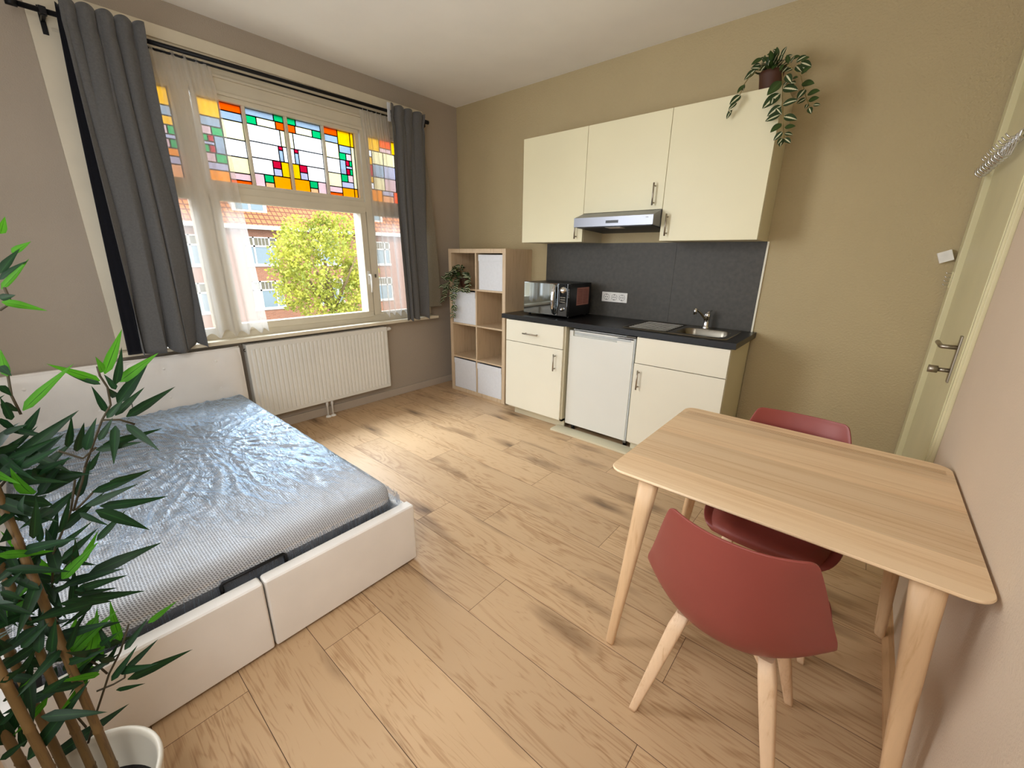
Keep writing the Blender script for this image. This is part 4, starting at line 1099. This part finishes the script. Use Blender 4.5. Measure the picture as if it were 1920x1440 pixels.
def grid(b, t0, t1, s0, s1, nt, ns, off):
    R = []
    for i in range(nt+1):
        row = []
        for j in range(ns+1):
            t = t0+(t1-t0)*i/nt; s = s0+(s1-s0)*j/ns
            row.append(shell_pt(t, s)+shell_n(t, s)*off(i/nt, j/ns))
        R.append(row)
    b.rings(R, 0, True, False)
ch0 = thing('dining_chair', 'terracotta shell chair on the near side of the table, back to the camera', 'chair', (0, 0, 0), 'terracotta shell chairs at the dining table')
b = MB(); grid(b, 0, 1, -1, 1, 44, 28, lambda a, c: 0)
sh = b.build('shell', M['red_shell'], ch0, recalc=False)
md = sh.modifiers.new('t', 'SOLIDIFY'); md.thickness = .006; md.offset = 0
md = sh.modifiers.new('b', 'BEVEL'); md.width = .002; md.segments = 2; md.limit_method = 'ANGLE'; md.angle_limit = math.radians(50)
cr_ = random.Random(3)
def coff(a, c):
    e = min(a, 1-a)*5; f = min(c, 1-c)*6
    k = min(1, e)*min(1, f)
    k = math.sqrt(max(0, 1-(1-k)**2))
    return .004 + .024*k + .0025*noise.noise(Vector((a*9, c*7, 0)))*k
b = MB(); grid(b, .03, .52, -.86, .86, 30, 24, coff); cu = b.build('seat_cushion', M['red_cushion'], ch0, recalc=False)
# wooden base
b = MB()
for sg in (1, -1):
    R = []
    for t_ in (-1, 1):
        c_ = Vector((.100*t_, .087*t_*sg, 0)); d_ = Vector((-.087*sg, .100, 0)).normalized()*.014
        R.append([tuple(c_+d_+Vector((0, 0, .366))), tuple(c_-d_+Vector((0, 0, .366))), tuple(c_-d_+Vector((0, 0, .390))), tuple(c_+d_+Vector((0, 0, .390)))])
    b.rings(R, 0, False, True, True, True)
b.box(-.07, .07, -.07, .07, .388, .394, bev=.002)
b.build('base_frame', M['beech'], ch0)
for sx in (-1, 1):
    for sy in (-1, 1):
        b = MB(); top = Vector((sx*.108, sy*.094, .390)); mid = Vector((sx*.122, sy*.108, .335)); ft = Vector((sx*.192, sy*.178, 0))
        R = []
        for p, h in ((top, .019), (mid, .022), (mid.lerp(ft, .5), .018), (mid.lerp(ft, .97), .0125), (ft, .0115)):
            ring = []
            for k in range(16):
                a = 2*PI*k/16; c_, s_ = math.cos(a), math.sin(a); e = 2/4.2
                ring.append((p.x+math.copysign(abs(c_)**e, c_)*h, p.y+math.copysign(abs(s_)**e, s_)*h, p.z))
            R.append(ring)
        b.rings(R, 0, True, True, True, True); b.build('leg', M['beech'], ch0)
        bb = MB(); bb.tube([(sx*.03, sy*.026, .375), (sx*.08, sy*.066, .370), (sx*.116, sy*.100, .345)], [.012, .014, .012], 8); bb.build('brace', M['beech'], ch0)
ch1 = copy_tree(ch0)
ch0.location = (3.436, -2.074, 0); ch0.rotation_euler = (0, 0, math.radians(0))
ch1.location = (3.446, -1.515, 0); ch1.rotation_euler = (0, 0, PI)
ch1['label'] = 'terracotta shell chair on the far side of the table, facing the camera'

# ------------------------------------------------------------------ door in the right wall
dw = thing('door_1', 'cream interior door in the right wall corner, seen edge on', 'door', (W, -.45, 0)); dw['kind'] = 'structure'
b = MB(); b.box(W-.006, W+.03, -.80, -.105, .006, 2.30, bev=.003); b.build('door_leaf', M['door_paint'], dw)
b = MB(); b.box(W-.030, W, -.105, -.012, 0, 2.42, bev=.004); b.box(W-.012, W, -.885, -.803, 0, 2.34, bev=.003)
b.box(W-.014, W, -.985, -.890, 0, 2.42, bev=.004); b.box(W-.021, W, -.978, -.958, 0, 2.42, bev=.004); b.box(W-.018, W, -.915, -.900, 0, 2.42, bev=.004); b.box(W-.026, W, -.885, -.105, 2.32, 2.42, bev=.004)
b.build('door_frame', M['door_paint'], dw)
b = MB(); b.box(W-.014, W-.006, -.775, -.735, .915, 1.115, bev=.003); lp_ = b.build('lock_plate', M['nickel'], dw)
b = MB(); b.tube([(W-.012, -.755, 1.065), (W-.058, -.755, 1.065), (W-.062, -.745, 1.065), (W-.062, -.62, 1.065)], .009, 10); b.build('door_handle', M['nickel'], dw)
b = MB(); b.tube([(W-.012, -.755, .965), (W-.05, -.755, .965)], .009, 12); b.tube([(W-.05, -.755, .965), (W-.08, -.755, .965)], .016, 14); b.build('lock_knob', M['nickel'], dw)
hk = thing('hook_rack', 'chrome rack of coat hooks hanging high on the door', 'hook rack', (W-.02, -.42, 1.80))
b = MB(); b.box(W-.012, W-.0065, -.70, -.13, 1.865, 1.885, bev=.001); b.tube([(W-.03, -.70, 1.85), (W-.03, -.13, 1.85)], .003, 8); b.build('rail', M['chrome'], hk)
for i in range(9):
    y = -.160-i*.064
    b = MB(); b.tube([(W-.014, y, 1.90), (W-.03, y, 1.885), (W-.032, y, 1.83), (W-.036, y, 1.805), (W-.055, y, 1.798), (W-.070, y, 1.812), (W-.073, y, 1.83)], .0042, 8)
    b.tube([(W-.032, y, 1.87), (W-.055, y, 1.868), (W-.068, y, 1.882)], .003, 8)
    b.build('hook', M['chrome'], hk)
kh = thing('key_hooks', 'row of tiny metal key hooks on the left door frame', 'hook rack', (W-.03, -.06, 1.29))
MB().box(W-.034, W-.030, -.085, -.035, 1.28, 1.36, bev=.001).build('mounting_plate', M['door_paint'], kh)
for i in range(4):
    z = 1.292+i*.020
    b = MB(); b.tube([(W-.034, -.06, z), (W-.05, -.06, z-.002), (W-.056, -.06, z+.006)], .0025, 6); b.build('hook', M['chrome'], kh)
sw = MB(); sw.box(-.028, .028, -.03, -.001, -.028, .028, bev=.003)
for v in sw.bm.verts:
    x, z = v.co.x, v.co.z; a = math.radians(22)
    v.co.x = 3.822 + x*math.cos(a)-z*math.sin(a); v.co.z = 1.437 + x*math.sin(a)+z*math.cos(a)
tag(sw.build('light_switch', M['white_plastic']), 'small white switch box fixed askew on the kitchen wall beside the door', 'switch')

# ------------------------------------------------------------------ potted bamboo in the left foreground
bp_ = thing('potted_bamboo', 'tall artificial bamboo with pointed leaves in a white pot by the bed', 'plant', (2.48, -3.42, 0))
b = MB(); pr = [(.0, 0), (.098, 0), (.104, .006), (.128, .13), (.144, .255), (.148, .268), (.147, .276), (.142, .279), (.137, .274), (.134, .262), (.124, .17), (.119, .165)]
b.lathe(pr, (2.48, -3.42, 0), 48); b.build('pot', M['pot_white'], bp_)
b = MB(); b.lathe([(.1245, .172), (.06, .176), (0, .178)], (2.48, -3.42, 0), 32); b.build('soil', M['soil'], bp_)
cn = [(2.447, -3.357), (2.410, -3.390), (2.385, -3.428), (2.40, -3.47), (2.44, -3.50), (2.50, -3.50), (2.47, -3.43)]
r_ = random.Random(6)
for i, (x, y) in enumerate(cn):
    hgt = (1.45, 1.30, 1.55, 1.5, 1.6, 1.35, 1.5)[i]
    P, Rr = [], []; z = .15; q = 0
    dx, dy = (-.02 if i < 3 else r_.uniform(-.04, .03)), r_.uniform(-.05, -.01) if i > 2 else -.012
    while z < hgt:
        f = (z-.15)/(hgt-.15)
        for dz, k in ((0, 1), (.004, 1.16), (.008, 1)):
            P.append((x+dx*f, y+dy*f, z+dz)); Rr.append((.0085-.0025*f)*k)
        z += .11+.05*f
    b = MB(); b.tube(P, Rr, 10); b.build('cane', M['cane'], bp_)
LV = [(2.368,-3.26,1.43,2.374,-3.248,1.459,1),(2.389,-3.254,1.398,2.399,-3.227,1.418,1),(2.43,-3.275,1.364,2.4,-3.243,1.405,0),(2.332,-3.279,1.35,2.36,-3.236,1.385,0),(2.371,-3.28,1.335,2.354,-3.235,1.388,1),(2.489,-3.283,1.327,2.49,-3.265,1.332,0),(2.464,-3.283,1.32,2.465,-3.235,1.301,1),(2.432,-3.306,1.19,2.409,-3.304,1.235,1),(2.432,-3.31,1.209,2.462,-3.3,1.195,0),(2.414,-3.194,1.153,2.434,-3.257,1.204,1),(2.437,-3.196,1.151,2.407,-3.234,1.174,0),(2.451,-3.302,1.129,2.461,-3.223,1.203,1),(2.378,-3.182,1.158,2.346,-3.134,1.243,1),(2.468,-3.177,1.153,2.469,-3.154,1.225,0),(2.445,-3.169,1.152,2.476,-3.102,1.206,1),(2.444,-3.188,1.176,2.478,-3.194,1.214,1),(2.393,-3.196,1.08,2.418,-3.208,1.147,0),(2.401,-3.177,1.098,2.436,-3.116,1.182,0),(2.471,-3.19,1.092,2.443,-3.133,1.132,0),(2.352,-3.166,1.05,2.333,-3.066,1.094,0),(2.484,-3.203,1.094,2.482,-3.17,1.128,0),(2.43,-3.176,1.134,2.418,-3.186,1.166,0),(2.411,-3.333,1.031,2.405,-3.234,1.099,0),(2.386,-3.311,1.071,2.395,-3.282,1.116,0),(2.423,-3.265,1.035,2.456,-3.247,1.105,0),(2.439,-3.255,1.027,2.474,-3.234,1.092,0),(2.467,-3.243,1.035,2.506,-3.217,1.106,0),(2.437,-3.221,1.038,2.415,-3.191,1.073,0),(2.468,-3.178,1.069,2.505,-3.142,1.007,0),(2.475,-3.194,1.073,2.482,-3.213,0.996,0),(2.444,-3.218,1.03,2.425,-3.12,1.029,0),(2.463,-3.23,1.029,2.471,-3.161,1.025,0),(2.376,-3.248,0.957,2.345,-3.22,0.986,0),(2.467,-3.326,1.032,2.506,-3.271,1.067,0),(2.344,-3.337,0.986,2.369,-3.263,1.047,0),(2.396,-3.34,0.996,2.372,-3.242,0.947,0),(2.377,-3.296,0.977,2.4,-3.266,1.007,0),(2.47,-3.225,0.96,2.438,-3.155,0.947,0),(2.428,-3.325,1.142,2.397,-3.307,1.114,0),(2.445,-3.317,1.178,2.435,-3.309,1.154,0),(2.471,-3.317,1.121,2.509,-3.318,1.172,0),(2.411,-3.335,1.083,2.451,-3.303,1.103,0),(2.38,-3.343,1.036,2.35,-3.294,1.068,0),(2.426,-3.331,1.116,2.393,-3.318,1.072,0),(2.362,-3.356,1.002,2.357,-3.328,1.04,0),(2.428,-3.347,0.999,2.404,-3.347,1.05,0),(2.337,-3.173,1.095,2.367,-3.183,1.126,0),(2.38,-3.353,0.978,2.417,-3.243,0.965,0),(2.473,-3.341,1.019,2.467,-3.275,0.978,0),(2.404,-3.252,0.92,2.408,-3.153,0.934,0),(2.433,-3.267,0.906,2.443,-3.182,0.925,0),(2.419,-3.248,0.891,2.431,-3.139,0.869,0),(2.48,-3.256,0.913,2.484,-3.189,0.831,0),(2.399,-3.279,0.882,2.418,-3.244,0.84,0),(2.368,-3.275,0.902,2.356,-3.239,0.976,0),(2.486,-3.341,0.899,2.491,-3.321,0.979,0),(2.418,-3.341,0.855,2.384,-3.332,0.885,0),(2.396,-3.322,0.943,2.405,-3.27,1.005,0),(2.333,-3.336,0.801,2.344,-3.308,0.878,0),(2.431,-3.311,0.868,2.401,-3.282,0.928,0),(2.43,-3.325,0.837,2.43,-3.264,0.869,0),(2.439,-3.268,0.827,2.43,-3.212,0.869,0),(2.443,-3.309,0.789,2.463,-3.294,0.861,0),(2.334,-3.304,0.73,2.303,-3.262,0.78,1),(2.438,-3.33,0.771,2.475,-3.265,0.842,1),(2.37,-3.298,0.718,2.369,-3.166,0.726,0),(2.425,-3.32,0.727,2.414,-3.239,0.705,0),(2.388,-3.328,0.681,2.377,-3.219,0.622,0),(2.389,-3.324,0.696,2.399,-3.26,0.675,0),(2.378,-3.343,0.751,2.371,-3.385,0.883,1),(2.454,-3.36,0.778,2.421,-3.399,0.82,0),(2.421,-3.419,0.731,2.441,-3.359,0.764,1),(2.38,-3.364,0.573,2.361,-3.329,0.632,1),(2.459,-3.355,0.622,2.442,-3.326,0.672,0),(2.36,-3.329,0.487,2.358,-3.313,0.592,1),(2.442,-3.301,0.566,2.414,-3.308,0.627,0),(2.382,-3.284,0.527,2.372,-3.279,0.636,1),(2.463,-3.281,0.559,2.461,-3.23,0.609,0),(2.467,-3.234,0.599,2.445,-3.175,0.604,1),(2.384,-3.319,0.484,2.398,-3.288,0.534,0),(2.472,-3.314,0.507,2.47,-3.26,0.56,0),(2.366,-3.293,0.428,2.34,-3.222,0.446,0),(2.415,-3.293,0.441,2.394,-3.168,0.405,0),(2.459,-3.313,0.467,2.487,-3.267,0.466,0),(2.359,-3.333,0.456,2.345,-3.366,0.499,1),(2.459,-3.327,0.529,2.472,-3.386,0.575,1),(2.459,-3.454,0.421,2.45,-3.342,0.521,0),(2.351,-3.443,0.292,2.338,-3.306,0.304,0),(2.457,-3.482,0.455,2.442,-3.446,0.453,0),(2.385,-3.464,0.392,2.382,-3.459,0.451,0),(2.397,-3.466,0.452,2.393,-3.401,0.609,0),(2.477,-3.441,0.635,2.454,-3.409,0.63,0),(2.331,-3.471,0.481,2.366,-3.443,0.524,0),(2.471,-3.403,0.562,2.51,-3.357,0.604,0),(2.399,-3.418,0.665,2.436,-3.433,0.669,0),(2.478,-3.387,0.659,2.46,-3.364,0.735,0),(2.449,-3.422,0.614,2.477,-3.387,0.672,0),(2.436,-3.379,0.872,2.44,-3.374,0.802,0),(2.376,-3.381,0.816,2.367,-3.363,0.728,0),(2.366,-3.394,0.695,2.336,-3.356,0.681,0),(2.424,-3.376,0.677,2.411,-3.335,0.68,0),(2.46,-3.401,0.765,2.428,-3.385,0.687,0),(2.475,-3.404,0.684,2.492,-3.36,0.723,0),(2.478,-3.373,0.648,2.51,-3.349,0.738,0),(2.474,-3.4,0.813,2.482,-3.377,0.781,0),(2.332,-3.44,0.569,2.353,-3.435,0.663,0),(2.357,-3.402,0.517,2.345,-3.418,0.584,0),(2.436,-3.469,0.514,2.44,-3.439,0.538,0),(2.396,-3.477,0.428,2.432,-3.463,0.539,0)]
TW = [[(2.4,-3.251,0.977),(2.4,-3.207,1.068),(2.4,-3.188,1.096),(2.4,-3.185,1.134),(2.4,-3.191,1.16),(2.4,-3.191,1.18)],[(2.4,-3.207,1.068),(2.4,-3.181,1.061),(2.4,-3.16,1.044)],[(2.4,-3.227,1.013),(2.4,-3.25,0.996),(2.4,-3.279,1.024)],[(2.4,-3.251,0.977),(2.4,-3.26,0.951),(2.4,-3.286,0.89)],[(2.4,-3.383,0.32),(2.4,-3.355,0.388),(2.4,-3.317,0.47),(2.4,-3.29,0.511),(2.4,-3.263,0.572)],[(2.4,-3.344,0.442),(2.4,-3.316,0.436),(2.4,-3.297,0.437),(2.4,-3.291,0.458)],[(2.4,-3.32,0.473),(2.4,-3.329,0.508),(2.4,-3.344,0.548)],[(2.4,-3.392,0.455),(2.4,-3.383,0.405),(2.4,-3.377,0.365)],[(2.4,-3.27,0.955),(2.4,-3.289,0.893),(2.4,-3.331,0.813),(2.4,-3.349,0.739)],[(2.4,-3.283,0.89),(2.4,-3.264,0.906),(2.4,-3.249,0.92)],[(2.4,-3.362,0.981),(2.4,-3.342,1.004),(2.4,-3.31,1.037)],[(2.4,-3.308,1.11),(2.4,-3.311,1.148),(2.4,-3.306,1.191)],[(2.4,-3.29,1.301),(2.4,-3.274,1.313),(2.4,-3.276,1.34)]]
for t in TW:
    b = MB(); b.tube(t, .0022, 6); b.build('twig', M['twig'], bp_)
fol = MB()
for (x0, y0, z0, x1, y1, z1, k) in LV:
    bs, tp_ = Vector((x0, y0, z0)), Vector((x1, y1, z1)); L = (tp_-bs).length
    w = min(.026, max(.012, L*.18))*r_.uniform(.85, 1.15)
    upv = Vector((1, r_.uniform(-.5, .5), r_.uniform(-.1, .9)))
    fol.leaf(bs, tp_, w, upv, r_.uniform(-.05, .06), 1 if k else 0, 8, r_.uniform(.1, .4), 'lance')
# the rest of the crown, round and behind the canes
for i in range(260):
    c_ = cn[r_.randrange(len(cn))]; z = r_.uniform(.62, 1.58); a = r_.uniform(0, 2*PI); d0 = r_.uniform(.03, .16)
    bs = Vector((c_[0]-.01+math.cos(a)*d0*.7, c_[1]-.05+math.sin(a)*d0*.7, z))
    L = r_.uniform(.07, .13)
    tp_ = bs + Vector((math.cos(a), math.sin(a), r_.uniform(-.5, .7))).normalized()*L
    if tp_.y > -3.36+.0*z or tp_.x < 2.20: continue
    fol.leaf(bs, tp_, L*.18, (r_.uniform(-.4, .4), r_.uniform(-.4, .4), 1), .05, 1 if r_.random() < .12 else 0, 6, .25, 'lance')
for i in range(170):
    z = r_.uniform(.50, 1.12); a = r_.uniform(0, 2*PI)
    bs = Vector((r_.uniform(2.36, 2.46), r_.uniform(-3.44, -3.30) - (z-.75)*.05, z)); L = r_.uniform(.06, .11)
    tp_ = bs + Vector((math.cos(a)*.6, math.sin(a)*.8, r_.uniform(-.8, .8))).normalized()*L
    fol.leaf(bs, tp_, L*.19, (1, r_.uniform(-.4, .4), r_.uniform(0, 1)), .05, 1 if r_.random() < .10 else 0, 6, .25, 'lance')
fol.build('foliage', [M['leaf_dark'], M['leaf_bright']], bp_, recalc=False)

# ------------------------------------------------------------------ outside
EX = -26.0
hs = thing('row_of_houses', 'brick terraced houses with orange tiled roof across the street', 'building', (EX, 10, -5))
b = MB(); b.box(EX-.3, EX, -14, 44, -5, 2.90); b.build('brick_wall', M['brick'], hs)
b = MB(); b.prism([(EX+.35, 2.98), (EX-5.0, 8.0), (EX-5.0, 2.98)], 'y', -14, 44); b.build('roof', M['tiles'], hs)
b = MB(); b.box(EX-.1, EX+.42, -14, 44, 2.78, 3.02); b.build('gutter', M['ext_white'], hs)
for k in range(-4, 9):
    y0 = 6.21+4.16*k
    for (z0, z1) in ((.74, 2.35), (-1.97, -.30)):
        b = MB(); y1 = y0+1.82; zt = z0+(z1-z0)*.66
        b.box(EX, EX+.06, y0-.06, y1+.06, z0-.16, z0+.02); b.box(EX, EX+.05, y0, y1, z1-.07, z1)
        b.box(EX, EX+.05, y0, y1, zt-.05, zt+.05); b.box(EX, EX+.05, y0, y0+.08, z0, z1); b.box(EX, EX+.05, y1-.08, y1, z0, z1)
        for yy in (y0+.42, y1-.50): b.box(EX, EX+.05, yy, yy+.10, z0, z1)
        for q in range(1, 4): b.box(EX, EX+.04, y0+.52+q*.20, y0+.55+q*.20, zt, z1)
        w = b.build('window', M['ext_white'], hs)
        b = MB(); b.quad((EX+.012, y0+.03, z0), (EX+.012, y1-.03, z0), (EX+.012, y1-.03, zt), (EX+.012, y0+.03, zt), 0)
        b.quad((EX+.012, y0+.03, zt), (EX+.012, y1-.03, zt), (EX+.012, y1-.03, z1-.02), (EX+.012, y0+.03, z1-.02), 1)
        b.build('pane', [M['ext_pane'], M['ext_blind']], w)
for k in (-2, 0, 2, 4):
    y0 = 6.1+4.16*k
    b = MB(); b.box(EX-2.6, EX-.55, y0-.1, y0+1.85, 3.72, 5.3); b.box(EX-2.6, EX-.45, y0-.2, y0+1.95, 5.3, 5.42)
    w = b.build('dormer', M['ext_white'], hs)
    b = MB(); b.box(EX-.55, EX-.53, y0+.12, y0+.80, 3.95, 5.1); b.box(EX-.55, EX-.53, y0+.95, y0+1.63, 3.95, 5.1); b.build('pane', M['ext_pane'], w)

tr = thing('street_tree', 'bright yellow-green leafy tree standing in front of the houses', 'tree', (-12.5, 4.55, -5))
b = MB(); b.tube([(-12.5, 4.60, -5), (-12.5, 4.58, -1.5), (-12.45, 4.62, -.4), (-12.5, 4.5, 1.2)], [.17, .14, .11, .05], 10)
for a, L in ((.4, 1.3), (1.7, 1.2), (2.9, 1.4), (4.2, 1.2), (5.4, 1.3)):
    b.tube([(-12.47, 4.6, -.8), (-12.47+.5*L*math.cos(a), 4.6+.5*L*math.sin(a), .2), (-12.47+L*math.cos(a), 4.6+L*math.sin(a), 1.3)], [.07, .05, .02], 6)
b.build('trunk', M['bark'], tr)
b = MB(); r_ = random.Random(9)
blobs = []
for i in range(85):
    while True:
        p = Vector((r_.uniform(-1, 1), r_.uniform(-1, 1), r_.uniform(-1, 1)))
        if .35 < p.length < 1: break
    blobs.append((Vector((-12.5+p.x*1.7, 4.45+p.y*1.75, (.75+p.z*2.2))), r_.uniform(.38, .62)))
for (c, R_) in blobs:
    for k in range(130):
        p = Vector((r_.gauss(0, 1), r_.gauss(0, 1), r_.gauss(0, 1))).normalized()*R_*r_.uniform(.6, 1.05)
        q = c+p; s = r_.uniform(.045, .085)
        u = Vector((r_.gauss(0, 1), r_.gauss(0, 1), r_.gauss(0, 1))).normalized(); w = u.cross(Vector((r_.gauss(0, 1), r_.gauss(0, 1), r_.gauss(0, 1)))).normalized()
        b.quad(q-u*s, q-w*s*.6, q+u*s, q+w*s*.6)
b.build('crown', M['tree_leaf'], tr, recalc=False)
g = MB().box(-40, -.3, -30, 50, -5.2, -5).build('ground', M['road']); structure(g)

# ------------------------------------------------------------------ light
sc = bpy.context.scene
wd = D.worlds.new('sky'); sc.world = wd; wd.use_nodes = True
nt = wd.node_tree; bg = nt.nodes['Background']
bg.inputs['Color'].default_value = (.86, .93, 1.0, 1); bg.inputs['Strength'].default_value = 3.6
def area(name, loc, target, sx, sy, power, col, spread=180):
    l = D.lights.new(name, 'AREA'); l.shape = 'RECTANGLE'; l.size = sx; l.size_y = sy; l.energy = power; l.color = col; l.spread = math.radians(spread)
    o = D.objects.new(name, l); COL.objects.link(o); o.location = loc
    o.rotation_euler = (Vector(target)-Vector(loc)).to_track_quat('-Z', 'Y').to_euler()
    return o
area('window_fill', (-1.9, -1.7, 3.55), (1.8, -1.75, .9), 3.4, 1.6, 430, (.80, .90, 1.0))  # added lamp outside above the window, strengthens the daylight indoors
p_ = area('window_portal', (-.27, -1.70, 1.7), (1, -1.70, 1.7), 2.3, 1.85, 1, (1, 1, 1)); p_.data.cycles.is_portal = True
area('back_fill', (2.3, YB+.06, 1.50), (2.3, -.6, 2.6), 2.8, 1.8, 35, (.90, .95, 1.0))  # added fill in front of the unseen back wall, no real lamp there
area('corner_fill', (.95, YB+.12, 1.75), (3.6, -1.0, 1.15), 1.2, 1.4, 25, (.93, .96, 1.0), 110)  # added fill in the back left corner, brightens kitchen and right wall
area('side_fill', (3.45, YB+.12, 2.25), (1.3, -2.4, .3), 1.1, .9, 18, (.97, .97, .97), 120)  # added fill high behind the camera, lifts the foot of the bed
s = D.lights.new('sun', 'SUN'); s.energy = 3.2; s.angle = .01; s.color = (1, .93, .80)
o = D.objects.new('sun', s); COL.objects.link(o); o.rotation_euler = Vector((-1, .35, -.95)).to_track_quat('-Z', 'Y').to_euler()

# ------------------------------------------------------------------ camera
cam = D.cameras.new('camera'); cam.sensor_fit = 'HORIZONTAL'; cam.sensor_width = 36; cam.lens = 769.3/1920*36; cam.clip_start = .02; cam.clip_end = 200
co = D.objects.new('camera', cam); COL.objects.link(co); co.location = (3.5579, -3.2569, 1.4039)
co.rotation_euler = (math.radians(72.7565), math.radians(-.8078), math.radians(40.5908)); sc.camera = co
sc.view_settings.view_transform = 'Standard'; sc.view_settings.look = 'None'; sc.view_settings.exposure = 0.42
sc.cycles.max_bounces = 8; sc.cycles.diffuse_bounces = 4; sc.cycles.glossy_bounces = 3; sc.cycles.transparent_max_bounces = 12
sc.cycles.transmission_bounces = 4; sc.cycles.sample_clamp_indirect = 6; sc.cycles.caustics_reflective = False; sc.cycles.caustics_refractive = False
sc.cycles.use_denoising = True
